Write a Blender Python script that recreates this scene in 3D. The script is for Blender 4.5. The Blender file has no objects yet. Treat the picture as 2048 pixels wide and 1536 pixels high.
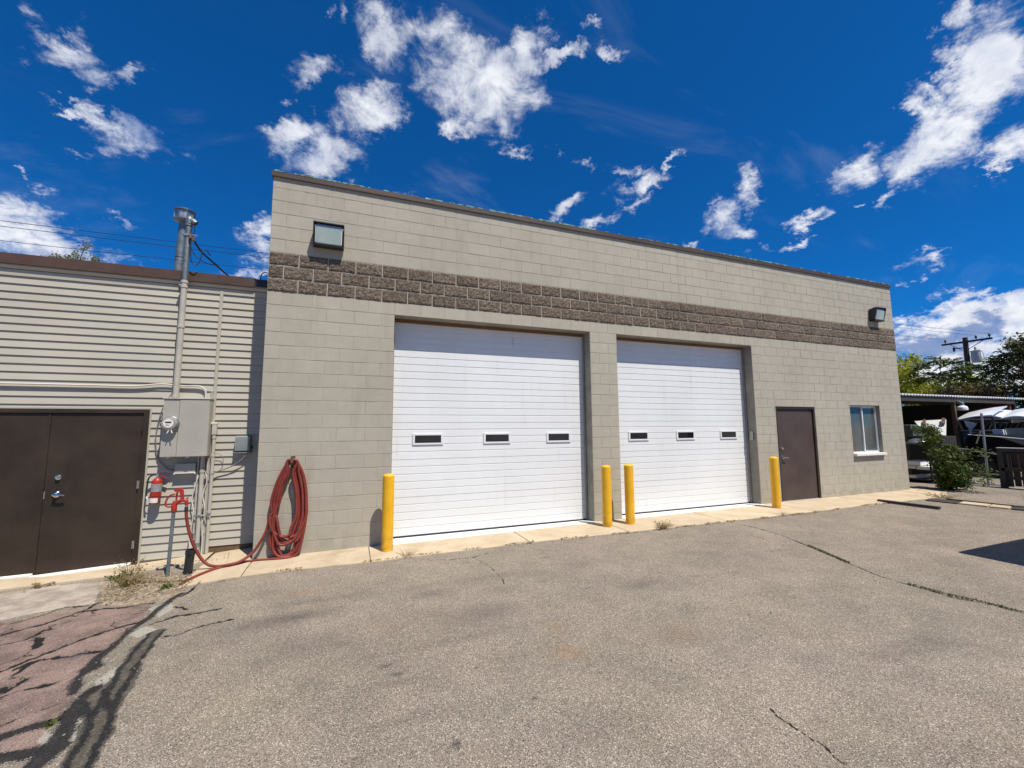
import bpy, bmesh, math, random
import numpy as np
from mathutils import Vector, Matrix, noise as mnoise
random.seed(7); RNG = np.random.default_rng(11)
S = bpy.context.scene
C = S.collection
PI = math.pi

# ------------------------------------------------------------------ camera, world, sun, exposure
CAMLOC = Vector((1.2418, -6.9114, 1.8158)); YAW, PITCH, ROLL = 0.363347, 0.104266, -0.006209
cd = bpy.data.cameras.new('camera'); cam = bpy.data.objects.new('camera', cd); C.objects.link(cam)
cd.sensor_width = 36.0; cd.lens = 837.586 / 2048 * 36; cd.clip_start = 0.05; cd.clip_end = 6000
_f = Vector((math.sin(YAW)*math.cos(PITCH), math.cos(YAW)*math.cos(PITCH), math.sin(PITCH)))
_r = Vector((math.cos(YAW), -math.sin(YAW), 0)); _u = _r.cross(_f)
_r2 = _r*math.cos(ROLL) + _u*math.sin(ROLL); _u2 = -_r*math.sin(ROLL) + _u*math.cos(ROLL)
cam.matrix_world = Matrix(((_r2.x, _u2.x, -_f.x, CAMLOC.x), (_r2.y, _u2.y, -_f.y, CAMLOC.y), (_r2.z, _u2.z, -_f.z, CAMLOC.z), (0, 0, 0, 1)))
S.camera = cam
SUNV = Vector((0.42, -1.0, 2.05)).normalized()
SUN_EL = math.asin(SUNV.z); SUN_AZ = math.atan2(SUNV.x, SUNV.y)
sl = bpy.data.lights.new('sun', 'SUN'); sl.energy = 5.0; sl.angle = math.radians(0.5); sl.color = (1.0, 0.95, 0.86)
sun = bpy.data.objects.new('sun', sl); C.objects.link(sun); sun.location = (5, -12, 20)
sun.rotation_euler = (-SUNV).to_track_quat('-Z', 'Y').to_euler()
S.view_settings.view_transform = 'Standard'; S.view_settings.look = 'None'
S.view_settings.exposure = 0.18; S.view_settings.gamma = 1.0; S.view_settings.use_curve_mapping = False
S.cycles.max_bounces = 6; S.cycles.diffuse_bounces = 2; S.cycles.glossy_bounces = 3; S.cycles.transparent_max_bounces = 8
S.cycles.use_denoising = True; S.cycles.sample_clamp_indirect = 6.0

# positions of clouds, cracks, tar and stains
CLOUDS = [((-0.4186,0.7096,0.5669),(31.427,25.233,-8.38),(-21.63,26.43,-49.056),0.5),((-0.3722,0.7281,0.5756),(46.232,20.839,3.534),(8.134,21.823,-22.347),0.8),((-0.3861,0.7456,0.5431),(20.441,12.141,-2.136),(-1.273,20.663,-29.269),0.95),((-0.3697,0.7626,0.5309),(29.99,12.979,2.239),(9.952,26.772,-31.528),0.95),((-0.3283,0.766,0.5528),(41.422,15.683,2.868),(14.87,39.995,-46.591),0.9),((-0.4379,0.7406,0.5097),(30.708,26.835,-12.608),(-50.206,12.622,-61.469),0.45),((-0.4166,0.7731,0.4782),(26.753,16.119,-2.751),(-7.043,44.094,-77.432),0.85),((-0.3761,0.7935,0.4785),(27.76,18.351,-8.612),(-20.71,15.47,-41.93),0.95),((-0.3453,0.8123,0.47),(14.8,6.583,-0.503),(1.836,17.257,-28.48),1.0),((-0.4127,0.803,0.43),(55.526,26.203,4.362),(21.118,57.154,-86.471),0.5),((-0.3087,0.8346,0.4562),(33.502,11.205,2.171),(12.781,34.632,-54.708),0.6),((-0.4736,0.8322,0.2884),(7.805,4.685,-0.7),(-3.331,4.337,-17.987),1.4),((-0.4073,0.8716,0.2729),(10.956,5.492,-1.188),(-7.375,8.625,-38.555),1.1),((-0.3689,0.8601,0.3524),(24.575,13.953,-8.327),(-47.895,14.777,-86.21),0.55),((-0.466,0.806,0.3649),(29.208,15.76,2.492),(16.758,45.537,-79.172),0.4),((-0.4844,0.7924,0.3708),(104.214,59.395,9.209),(20.707,56.183,-93.016),0.7),((-0.1789,0.9088,0.377),(20.711,3.655,1.015),(5.643,15.474,-34.625),1.0),((-0.1978,0.9211,0.3354),(19.057,3.738,0.972),(7.782,21.453,-54.331),0.45),((-0.2064,0.9291,0.3067),(16.266,3.335,0.844),(7.059,19.55,-54.471),0.75),((0.0495,0.708,0.7045),(19.713,-1.813,0.437),(4.377,11.744,-12.111),1.1),((0.1191,0.6883,0.7155),(17.705,-3.298,0.225),(6.088,16.334,-16.727),1.0),((0.2171,0.723,0.6559),(7.93,-0.116,-2.497),(-0.64,7.841,-8.43),1.5),((0.1755,0.6982,0.6941),(12.941,-3.326,0.073),(6.415,17.235,-18.959),0.9),((0.2858,0.6468,0.7071),(20.714,-8.891,-0.24),(5.721,15.36,-16.364),0.95),((0.3484,0.628,0.6959),(14.484,-14.495,5.829),(28.86,30.212,-41.712),0.85),((0.3889,0.58,0.7158),(37.135,-23.44,-1.18),(26.337,70.647,-71.548),0.6),((0.4251,0.58,0.695),(23.47,-16.148,-0.879),(15.746,42.275,-44.909),0.65),((0.2006,0.7733,0.6014),(13.563,-3.571,0.068),(9.893,26.726,-37.665),0.9),((0.1567,0.7936,0.5879),(44.082,-9.056,0.476),(12.865,34.777,-50.378),0.8),((0.0148,0.7936,0.6083),(8.937,-6.788,8.637),(16.074,9.404,-12.659),1.1),((-0.1006,0.8274,0.5526),(16.843,1.589,0.687),(5.441,14.705,-21.028),1.05),((-0.0617,0.8512,0.5213),(11.278,0.566,0.41),(4.526,12.266,-19.493),1.15),((-0.0741,0.7668,0.6376),(19.957,1.299,0.756),(11.518,30.977,-35.918),0.7),((-0.1274,0.7915,0.5977),(69.029,8.813,3.046),(25.358,68.301,-85.051),0.6),((-0.0258,0.7009,0.7128),(69.288,0.311,2.204),(11.361,30.451,-29.531),0.45),((-0.0572,0.706,0.7059),(106.748,4.826,3.83),(16.841,45.14,-43.776),0.6),((0.0842,0.8599,0.5035),(32.288,-3.548,0.658),(13.262,36.058,-63.8),0.75),((0.307,0.7521,0.5832),(23.574,-9.462,-0.207),(14.861,40.199,-59.668),0.8),((0.3785,0.7224,0.5787),(62.052,-31.547,-1.21),(9.243,25.004,-37.255),0.6),((0.4198,0.7714,0.4782),(12.181,-11.715,8.205),(24.837,7.819,-34.418),1.0),((0.496,0.7431,0.4493),(16.136,-17.465,11.074),(32.919,7.061,-48.014),0.9),((0.5496,0.6651,0.5055),(9.409,-11.713,5.181),(21.287,8.97,-34.952),1.05),((0.5323,0.6571,0.5338),(17.835,-13.781,-0.819),(11.712,31.746,-50.757),0.75),((0.4979,0.6802,0.5381),(27.471,-19.265,-1.066),(10.37,28.112,-45.13),0.65),((0.4441,0.7042,0.554),(33.636,-20.433,-0.989),(15.113,40.941,-64.162),0.8),((0.5494,0.6914,0.4692),(15.754,-15.494,4.386),(26.321,21.391,-62.343),0.8),((0.5912,0.6095,0.5282),(21.329,-31.126,12.048),(53.867,23.664,-87.6),0.6),((0.6995,0.5535,0.4521),(21.511,-25.643,-1.891),(4.713,12.819,-22.986),1.0),((0.6906,0.5946,0.4118),(15.974,-17.673,-1.267),(3.469,9.48,-19.506),1.05),((0.7168,0.5782,0.3897),(15.835,-18.704,-1.374),(6.75,18.481,-39.834),0.9),((0.658,0.6489,0.382),(30.161,-29.41,-1.996),(11.007,30.23,-70.32),0.9),((0.6597,0.5998,0.4529),(38.578,-40.299,-2.822),(23.338,63.556,-118.176),0.5),((0.7741,0.4989,0.3898),(15.141,-30.616,9.116),(25.37,0.303,-50.763),1.0),((0.777,0.5229,0.3504),(13.872,-26.122,8.224),(30.236,-2.631,-63.122),0.85),((0.7471,0.5737,0.3356),(36.866,-45.996,-3.445),(13.932,38.394,-96.647),0.4),((0.7924,0.4221,0.4404),(6.857,-21.062,7.849),(15.161,-4.588,-22.877),1.05),((0.835,0.3486,0.4258),(6.459,-19.106,2.975),(7.822,2.59,-17.457),1.2),((0.8358,0.3996,0.3764),(9.721,-30.969,11.292),(33.358,-17.858,-55.111),0.9),((0.8103,0.4409,0.386),(33.862,-58.08,-4.748),(20.672,56.349,-107.753),0.85),((0.824,0.2625,0.5021),(0.235,-13.119,6.474),(10.402,-13.299,-10.118),1.5),((0.8042,0.3285,0.4953),(16.328,-35.41,-3.03),(8.308,22.385,-28.336),1.0),((0.8322,0.321,0.4521),(9.149,-21.143,-1.828),(5.8,15.663,-21.796),1.1),((0.877,0.2793,0.391),(6.358,-26.597,4.736),(11.157,-1.625,-23.865),1.1),((0.8823,0.2934,0.3681),(15.79,-42.734,-3.78),(13.835,37.554,-63.093),0.85),((0.8806,0.3911,0.2675),(13.458,-28.633,-2.442),(7.818,21.6,-57.318),0.75),((0.8901,0.3813,0.2496),(20.598,-54.17,9.287),(31.69,-11.709,-95.124),0.75),((0.7806,0.2651,0.566),(-0.636,-43.729,21.361),(23.532,-26.277,-20.147),0.7),((0.9244,0.3436,0.1653),(5.644,-14.568,-1.28),(1.573,4.46,-18.071),2.0),((0.9026,0.4033,0.1504),(6.702,-14.534,-1.244),(1.687,4.847,-23.115),1.8),((0.9443,0.2942,0.1472),(6.419,-19.715,-1.771),(1.445,4.113,-17.489),2.0),((0.9191,0.3836,0.0904),(4.215,-9.897,-0.858),(0.744,2.258,-17.141),1.9),((0.9469,0.3109,0.082),(4.545,-13.523,-1.21),(0.711,2.159,-16.391),1.9)]
SHADED = [((0.9115,0.3893,0.1329),(5.705,-12.977,-1.119),(2.133,6.191,-32.769),1.0),((0.9326,0.3322,0.1409),(7.91,-21.408,-1.893),(3.614,10.365,-48.367),0.7),((0.9004,0.4186,0.1185),(8.103,-17.02,-1.449),(2.124,6.263,-38.263),1.0),((0.1593,0.7514,0.6403),(16.656,-3.664,0.156),(9.056,24.4,-30.887),0.25),((0.8694,0.2643,0.4175),(3.378,-35.097,15.189),(13.017,-16.621,-16.584),0.35),((-0.4662,0.8425,0.2699),(10.485,6.114,-0.975),(-8.101,8.808,-41.487),0.3)]
TAR = [([(-0.503,-0.945),(-0.558,-1.156),(-0.576,-1.504),(-0.607,-1.738)],0.06),([(-0.607,-1.738),(-0.631,-2.029),(-0.641,-2.264),(-0.638,-2.499),(-0.597,-2.691),(-0.532,-2.862)],0.055),([(-0.363,-1.989),(-0.356,-2.278),(-0.328,-2.561),(-0.274,-2.804),(-0.255,-3.02),(-0.219,-3.192),(-0.177,-3.351),(-0.14,-3.496),(-0.12,-3.61),(-0.09,-3.727),(-0.069,-3.819)],0.12),([(-0.416,-2.855),(-0.435,-2.944),(-0.435,-3.068),(-0.461,-3.182),(-0.597,-3.194),(-0.701,-3.229),(-0.788,-3.233)],0.07),([(-0.399,-3.115),(-0.382,-3.235),(-0.334,-3.375),(-0.323,-3.51),(-0.434,-3.499),(-0.565,-3.467),(-0.657,-3.454)],0.08),([(-0.387,-2.92),(-0.316,-3.098),(-0.204,-3.242)],0.12),([(-0.641,-2.264),(-0.586,-2.486),(-0.631,-2.618)],0.05),([(-0.323,-3.51),(-0.326,-3.595),(-0.344,-3.667)],0.1)]
CRACKS = [([(-1.778,-1.269),(-1.669,-1.184),(-1.58,-1.162),(-1.504,-1.068),(-1.424,-1.012),(-1.364,-0.906),(-1.323,-0.74)],0.018),([(-1.341,-0.955),(-1.193,-0.988),(-1.057,-1.012),(-0.86,-1.073),(-0.691,-1.116)],0.02),([(-0.651,-1.622),(-0.747,-1.644),(-0.824,-1.703),(-0.985,-1.778),(-1.103,-1.917),(-1.227,-2.012),(-1.309,-2.159),(-1.394,-2.212)],0.022),([(-0.694,-2.142),(-0.857,-2.134),(-1.007,-2.109),(-1.152,-2.075),(-1.165,-2.276)],0.02),([(-1.495,-1.438),(-1.456,-1.345)],0.03),([(-1.312,-1.752),(-1.388,-1.553)],0.03),([(-1.104,-2.494),(-1.038,-2.546),(-1.044,-2.454)],0.04),([(-0.897,-2.603),(-0.834,-2.61),(-0.751,-2.609)],0.022),([(-1.217,-2.168),(-1.196,-2.116),(-1.163,-2.068)],0.035),([(-1.892,-0.959),(-1.735,-0.862),(-1.62,-0.697),(-1.402,-0.771)],0.009),([(-0.425,-0.722),(-0.425,-0.904),(-0.471,-1.047)],0.014),([(-0.465,-1.758),(-0.317,-1.651),(-0.109,-1.669),(0.037,-1.695)],0.016),([(-0.268,-2.149),(-0.13,-2.145),(-0.033,-2.058),(0.229,-2.024)],0.006),([(-0.411,-1.354),(-0.3,-1.526)],0.014)]
CRACKS2 = [([(7.735,-0.995),(7.81,-1.324),(7.739,-1.931),(7.558,-2.425),(7.424,-2.755),(7.223,-3.196),(7.043,-3.676),(7.015,-4.016),(7.023,-4.299),(7.1,-4.543),(7.13,-4.771),(7.127,-5.067)],0.014),([(3.752,-4.839),(3.733,-4.899),(3.731,-4.986),(3.729,-5.039),(3.736,-5.093),(3.756,-5.137),(3.743,-5.199),(3.723,-5.255),(3.715,-5.325),(3.689,-5.395)],0.006),([(2.18,-0.925),(2.512,-1.069),(2.875,-1.1),(3.104,-0.978)],0.01),([(2.869,-1.12),(2.952,-1.46),(2.965,-1.785),(2.933,-2.195)],0.006),([(4.775,-2.59),(4.94,-2.776),(5.147,-2.865)],0.005),([(-0.426,-0.698),(0.008,-0.698),(0.441,-0.685),(1.522,-0.747),(2.614,-0.75),(3.857,-0.771),(5.6,-0.882),(7.54,-0.931),(9.541,-1.001),(11.831,-0.94),(13.744,-1.0)],0.012)]
RED = [(-2.195,-0.949),(-2.027,-0.898),(-1.712,-0.907),(-1.387,-0.855),(-1.289,-0.819),(-0.681,-1.179),(-0.646,-1.464),(-0.619,-1.761),(-0.641,-2.264),(-0.624,-2.565),(-0.551,-2.852),(-0.472,-2.988),(-0.505,-3.146),(-0.606,-3.176),(-0.503,-3.214),(-0.409,-3.338),(-0.395,-3.519),(-0.549,-3.496),(-0.756,-3.425)]
PALE = [[(-0.466,-2.741),(-0.37,-2.453),(-0.324,-2.778),(-0.348,-2.923)],[(-0.355,-3.194),(-0.317,-3.142),(-0.25,-3.247),(-0.187,-3.46),(-0.274,-3.5)],[(-0.587,-1.92),(-0.516,-1.759),(-0.387,-1.919),(-0.486,-2.056)],[(-0.683,-1.269),(-0.573,-1.147),(-0.411,-1.354),(-0.479,-1.625)],[(-0.45,-3.378),(-0.459,-3.288),(-0.343,-3.395),(-0.322,-3.488),(-0.402,-3.448)]]
PAD = [(-2.876,-0.007),(-2.647,0.187),(-2.136,0.235),(-1.74,0.152),(-1.505,-0.294),(-1.355,-0.721),(-1.62,-0.697),(-2.078,-0.81),(-2.328,-0.89)]
DIRT = [(-1.757,0.159),(-1.464,0.148),(-1.131,0.129),(-0.763,-0.105),(-0.579,-0.382),(-0.541,-0.605),(-0.518,-0.935),(-0.591,-1.058),(-0.691,-1.116),(-1.078,-0.963),(-1.3,-0.793),(-1.489,-0.303)]
STAINS = [((0.774,-2.201),0.45,0.12,0.5),((2.108,-2.17),0.25,0.1,0.5),((2.48,-2.824),0.4,0.2,0.4),((1.539,-3.411),0.06,0.03,0.9),((1.606,-3.547),0.05,0.025,1.0),((1.626,-3.656),0.1,0.03,0.5),((2.434,-4.181),0.022,0.016,1.3),((2.539,-4.37),0.012,0.012,1.4),((1.858,-4.386),0.03,0.02,1.2),((1.322,-4.279),0.014,0.01,1.4),((1.237,-2.932),0.08,0.04,0.5),((3.739,-2.681),0.08,0.02,0.6),((4.322,-2.802),0.3,0.15,0.4),((2.142,-3.234),0.5,0.05,0.3),((2.635,-4.564),0.3,0.2,0.3),((2.42,-4.636),0.01,0.01,1.2),((2.163,-3.702),0.015,0.01,1.0),((0.879,-1.858),0.4,0.06,0.4),((0.523,-2.242),0.4,0.15,0.3),((1.569,-4.069),0.3,0.05,0.3),((2.855,-1.946),0.5,0.1,0.3),((3.36,-2.318),0.05,0.015,0.9),((3.784,-1.518),0.08,0.02,0.8)]
RUST = [((2.909,-3.759),0.14,0.12,0.8),((2.986,-3.351),0.08,0.1,0.6),((0.788,-1.564),0.25,0.08,0.45),((3.972,-3.828),0.25,0.2,0.3),((1.55,-2.726),0.3,0.1,0.2)]


SKY_STRENGTH = 0.10
def make_world():
    w = bpy.data.worlds.new('World'); S.world = w; w.use_nodes = True
    nt = w.node_tree; nt.nodes.clear(); N = nt.nodes.new; L = nt.links.new
    def val(x): return x
    def math_(op, a, b=None, c=None, clamp=False):
        n = N('ShaderNodeMath'); n.operation = op; n.use_clamp = clamp
        for i, v in enumerate((a, b, c)):
            if v is None: continue
            if isinstance(v, (int, float)): n.inputs[i].default_value = v
            else: L(v, n.inputs[i])
        return n.outputs[0]
    def vm(op, a, b=None, scale=None):
        n = N('ShaderNodeVectorMath'); n.operation = op
        for i, v in enumerate((a, b)):
            if v is None: continue
            if isinstance(v, (tuple, list)): n.inputs[i].default_value = v
            else: L(v, n.inputs[i])
        if scale is not None:
            if isinstance(scale, (int, float)): n.inputs['Scale'].default_value = scale
            else: L(scale, n.inputs['Scale'])
        return n.outputs['Value'] if op in ('DOT_PRODUCT', 'LENGTH') else n.outputs['Vector']
    def smooth(x, a, b):
        n = N('ShaderNodeMapRange'); n.interpolation_type = 'SMOOTHSTEP'; L(x, n.inputs['Value'])
        n.inputs['From Min'].default_value = a; n.inputs['From Max'].default_value = b
        return n.outputs['Result']
    def noise(v, scale, detail, rough, color=False, dist=0.0):
        n = N('ShaderNodeTexNoise'); n.noise_dimensions = '3D'; L(v, n.inputs['Vector'])
        n.inputs['Scale'].default_value = scale; n.inputs['Detail'].default_value = detail
        n.inputs['Roughness'].default_value = rough; n.inputs['Distortion'].default_value = dist
        return n.outputs['Color'] if color else n.outputs['Fac']
    d = N('ShaderNodeTexCoord').outputs['Generated']
    d = vm('NORMALIZE', d)
    sep = N('ShaderNodeSeparateXYZ'); L(d, sep.inputs[0])
    plane = vm('SCALE', d, scale=math_('DIVIDE', 1.0, math_('ADD', math_('MAXIMUM', sep.outputs['Z'], 0.0), 0.5)))
    warp = vm('SUBTRACT', noise(plane, 8.0, 6, 0.70, color=True), (0.5, 0.5, 0.5))
    dw = vm('ADD', d, vm('SCALE', warp, scale=0.17))
    sky = N('ShaderNodeTexSky'); sky.sky_type = 'NISHITA'; sky.sun_disc = False
    sky.sun_elevation = SUN_EL; sky.sun_rotation = SUN_AZ
    sky.altitude = 1300; sky.air_density = 0.85; sky.dust_density = 0.25; sky.ozone_density = 3.0
    # deep polarised blue of the photograph
    hs = N('ShaderNodeMix'); hs.data_type = 'RGBA'; hs.blend_type = 'MULTIPLY'; hs.inputs['Factor'].default_value = 1.0
    gm = N('ShaderNodeGamma'); gm.inputs['Gamma'].default_value = 0.88; L(sky.outputs[0], gm.inputs['Color']); L(gm.outputs[0], hs.inputs['A']); hs.inputs['B'].default_value = SKY_TINT
    def field(blobs):
        tot = None
        for c, f1, f2, s in blobs:
            dv = dw
            if tot is not None:          # a vanishing link to the clouds so far keeps the node evaluation sequential
                ma = N('ShaderNodeVectorMath'); ma.operation = 'MULTIPLY_ADD'; L(tot, ma.inputs[0]); ma.inputs[1].default_value = (1e-9,)*3; L(dw, ma.inputs[2]); dv = ma.outputs['Vector']
            wd = vm('DOT_PRODUCT', dv, c)
            cb = N('ShaderNodeCombineXYZ'); L(vm('DOT_PRODUCT', dv, f1), cb.inputs[0]); L(vm('DOT_PRODUCT', dv, f2), cb.inputs[1])
            r = math_('DIVIDE', vm('LENGTH', cb.outputs[0]), math_('MAXIMUM', wd, 0.02))
            fl = math_('MULTIPLY_ADD', r, -s * 0.88, s)
            fl = math_('MULTIPLY', fl, math_('GREATER_THAN', wd, 0.3))
            tot = fl if tot is None else math_('SMOOTH_MAX', tot, fl, 0.05)
        return tot
    # scattered clouds round the rest of the sky, the same kind as those in view
    rr = random.Random(5); extra = []
    for k in range(9):
        az = SUN_AZ - 0.2 + rr.uniform(-1.35, 1.35) if k else 3.0
        el = rr.uniform(0.12, 1.2)
        c = Vector((math.sin(az)*math.cos(el), math.cos(az)*math.cos(el), math.sin(el)))
        e = Vector((math.cos(az), -math.sin(az), 0)); g = c.cross(e)
        a, b = rr.uniform(0.08, 0.22), rr.uniform(0.05, 0.12); t = rr.uniform(-.6, .6)
        u = e*math.cos(t) + g*math.sin(t); v = -e*math.sin(t) + g*math.cos(t)
        extra.append((tuple(c), tuple(u/a), tuple(v/b), rr.uniform(.8, 1.3)))
    F = field(CLOUDS + extra)
    n1 = noise(plane, 19.0, 7, 0.66, dist=0.5)
    n2 = noise(vm('ADD', plane, (3.1, 1.7, 0.4)), 6.0, 4, 0.6)
    nn = math_('ADD', math_('MULTIPLY_ADD', n1, 4.4, -2.2), math_('MULTIPLY_ADD', n2, 2.2, -1.1))
    Fs = math_('MULTIPLY', smooth(F, 0.0, 1.25), 1.25)
    dens = math_('ADD', math_('ADD', Fs, nn), math_('MULTIPLY_ADD', F, 0.45, -0.26))
    alpha = math_('MULTIPLY', smooth(dens, -0.55, 1.95), smooth(F, 0.02, 0.38))
    alpha = math_('MULTIPLY', alpha, smooth(sep.outputs['Z'], -0.02, 0.02))
    st = N('ShaderNodeVectorMath'); st.operation = 'MULTIPLY'; L(vm('ADD', plane, (1.3, .2, .7)), st.inputs[0]); st.inputs[1].default_value = (1.6, 4.2, 2.0)
    veil = math_('MULTIPLY', smooth(noise(st.outputs[0], 1.5, 7, 0.62, dist=0.6), 0.52, 0.80), 0.09)          # thin high veil
    alpha = math_('MAXIMUM', alpha, math_('MULTIPLY', veil, smooth(sep.outputs['Z'], 0.0, 0.1)))
    core = smooth(dens, 0.5, 1.8)
    dk = field(SHADED)
    n3 = noise(vm('ADD', plane, (0.02, -0.03, 0.05)), 8.0, 5, 0.6)
    gray = math_('MULTIPLY', smooth(math_('ADD', dk, math_('MULTIPLY_ADD', n3, 2.4, -1.2)), -0.05, 0.75), 0.95)
    soft = math_('MULTIPLY', smooth(n3, 0.42, 0.66), 0.40)
    gray = math_('MAXIMUM', gray, math_('MULTIPLY', soft, core))
    mixc = N('ShaderNodeMix'); mixc.data_type = 'RGBA'; L(gray, mixc.inputs['Factor'])
    k = 0.92 / SKY_STRENGTH
    mixc.inputs['A'].default_value = (0.88*k, 0.90*k, 0.95*k, 1); mixc.inputs['B'].default_value = (0.21*k, 0.30*k, 0.54*k, 1)
    mx = N('ShaderNodeMix'); mx.data_type = 'RGBA'; L(alpha, mx.inputs['Factor']); L(hs.outputs['Result'], mx.inputs['A']); L(mixc.outputs['Result'], mx.inputs['B'])
    bg = N('ShaderNodeBackground'); bg.inputs['Strength'].default_value = SKY_STRENGTH; L(mx.outputs['Result'], bg.inputs['Color'])
    out = N('ShaderNodeOutputWorld'); L(bg.outputs[0], out.inputs[0])
    w.cycles.sampling_method = 'MANUAL'; w.cycles.sample_map_resolution = 512
SKY_TINT = (0.052, 0.635, 1.28, 1)
make_world()

# ------------------------------------------------------------------ materials
class NT:
    def __init__(s, name):
        s.m = bpy.data.materials.new(name); s.m.use_nodes = True; s.t = s.m.node_tree
        s.b = s.t.nodes['Principled BSDF']; s.geo = s.t.nodes.new('ShaderNodeNewGeometry'); s.P = s.geo.outputs['Position']
    def n(s, k): return s.t.nodes.new(k)
    def l(s, a, b): s.t.links.new(a, b)
    def set(s, i, v):
        if isinstance(v, (int, float)): i.default_value = v
        elif isinstance(v, tuple): i.default_value = v if len(v) != 3 or i.type == 'VECTOR' else (*v, 1)
        else: s.l(v, i)
    def math(s, op, a, b=None, c=None, clamp=False):
        n = s.n('ShaderNodeMath'); n.operation = op; n.use_clamp = clamp
        for i, v in enumerate((a, b, c)):
            if v is not None: s.set(n.inputs[i], v)
        return n.outputs[0]
    def noise(s, scale, detail=4, rough=.55, vec=None, color=False, dist=0):
        n = s.n('ShaderNodeTexNoise'); s.l(vec or s.P, n.inputs['Vector'])
        n.inputs['Scale'].default_value = scale; n.inputs['Detail'].default_value = detail; n.inputs['Roughness'].default_value = rough
        n.inputs['Distortion'].default_value = dist
        return n.outputs['Color'] if color else n.outputs['Fac']
    def vor(s, scale, feat='F1', vec=None, out='Distance'):
        n = s.n('ShaderNodeTexVoronoi'); n.feature = feat; s.l(vec or s.P, n.inputs['Vector']); n.inputs['Scale'].default_value = scale
        return n.outputs[out]
    def scale(s, v, sc):
        n = s.n('ShaderNodeVectorMath'); n.operation = 'MULTIPLY'; s.l(v, n.inputs[0]); n.inputs[1].default_value = sc
        return n.outputs[0]
    def mr(s, x, a, b, c=0., d=1., smooth=True):
        n = s.n('ShaderNodeMapRange'); n.interpolation_type = 'SMOOTHSTEP' if smooth else 'LINEAR'; s.l(x, n.inputs['Value'])
        for k, v in zip(('From Min', 'From Max', 'To Min', 'To Max'), (a, b, c, d)): n.inputs[k].default_value = v
        return n.outputs['Result']
    def mix(s, f, a, b, blend='MIX'):
        n = s.n('ShaderNodeMix'); n.data_type = 'RGBA'; n.blend_type = blend
        s.set(n.inputs['Factor'], f); s.set(n.inputs['A'], a); s.set(n.inputs['B'], b)
        return n.outputs['Result']
    def gain(s, col, f):
        n = s.n('ShaderNodeVectorMath'); n.operation = 'SCALE'; s.set(n.inputs[0], col); s.set(n.inputs['Scale'], f)
        return n.outputs[0]
    def attr(s, name):
        n = s.n('ShaderNodeAttribute'); n.attribute_name = name; return n.outputs['Fac']
    def rnd(s): return s.n('ShaderNodeObjectInfo').outputs['Random']
    def bump(s, h, strength=.3, dist=.01):
        n = s.n('ShaderNodeBump'); n.inputs['Strength'].default_value = strength; n.inputs['Distance'].default_value = dist
        s.l(h, n.inputs['Height']); s.l(n.outputs[0], s.b.inputs['Normal'])
    def done(s, col, rough=.6, metal=0., spec=None):
        s.set(s.b.inputs['Base Color'], col); s.set(s.b.inputs['Roughness'], rough); s.set(s.b.inputs['Metallic'], metal)
        if spec is not None: s.b.inputs['Specular IOR Level'].default_value = spec
        return s.m
M = {}
def plain(name, col, rough=.5, metal=0., var=.12, nscale=6., grime=0., bump=0., spec=None):
    t = NT(name); n1 = t.noise(nscale, 6, .6); f = t.mr(n1, .3, .7, 1-var, 1+var, False); c = t.gain((*col,), f)
    if grime: c = t.mix(t.math('MULTIPLY', t.mr(t.noise(nscale*.7, 8, .7), .5, .75), grime), c, tuple(x*.35+.02 for x in col))
    if bump: t.bump(t.noise(nscale*14, 3, .6), bump, .004)
    M[name] = t.done(c, t.mr(n1, .3, .7, max(rough-.08, .02), min(rough+.08, 1), False), metal, spec); return M[name]

def mat_block():
    t = NT('painted_block'); r = t.rnd(); big = t.noise(.7, 5, .55); med = t.noise(6, 5, .6)
    c = t.mix(r, (.420, .380, .302), (.444, .403, .322)); c = t.gain(c, t.mr(big, .3, .7, .92, 1.07, False)); c = t.gain(c, t.mr(med, .3, .7, .95, 1.05, False))
    z = t.n('ShaderNodeSeparateXYZ'); t.l(t.P, z.inputs[0])
    streak = t.noise(2.2, 6, .65, vec=t.scale(t.P, (2.2, 1, .22)))
    c = t.mix(t.math('MULTIPLY', t.mr(streak, .50, .74), .24), c, (.27, .235, .18))
    foot = t.math('MULTIPLY', t.mr(z.outputs['Z'], .5, .05), t.mr(t.noise(3.5, 6, .7), .38, .62)); c = t.mix(t.math('MULTIPLY', foot, .45), c, (.26, .24, .165))
    pit = t.vor(150, vec=t.P); fine = t.noise(170, 4, .7)
    c = t.mix(t.math('MULTIPLY', t.mr(fine, .58, .75), .25), c, (.25, .22, .17))
    t.bump(t.math('ADD', fine, t.math('MULTIPLY', pit, .5)), .55, .006)
    M['block'] = t.done(c, .85, 0, .25)
    t = NT('painted_mortar'); c = t.gain((.432, .392, .312), t.mr(t.noise(12, 6, .6), .3, .7, .85, 1.1, False)); t.bump(t.noise(120, 4, .7), .5, .004); M['mortar'] = t.done(c, .9, 0, .2)
    t = NT('light_mortar'); c = t.gain((.50, .455, .37), t.mr(t.noise(14, 6, .6), .3, .7, .85, 1.1, False)); t.bump(t.noise(120, 4, .7), .5, .004); M['light_mortar'] = t.done(c, .9, 0, .2)
    t = NT('split_face'); r = t.rnd(); f = t.noise(38, 8, .72); c = t.mix(t.mr(f, .32, .68), (.075, .057, .042), (.325, .258, .196)); c = t.gain(c, t.math('MULTIPLY_ADD', r, .28, .86))
    c = t.mix(t.mr(t.vor(75), .05, .28, .35, 0.), c, (.36, .31, .26)); t.bump(t.math('ADD', f, t.noise(110, 4, .7)), 1.0, .02); M['split'] = t.done(c, .95, 0, .15)
    t = NT('painted_reveal'); c = t.gain((.30, .275, .225), t.mr(t.noise(3, 6, .65), .3, .7, .75, 1.15, False)); t.bump(t.noise(120, 4, .7), .4, .004); M['reveal'] = t.done(c, .85, 0, .2)
mat_block()

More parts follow.
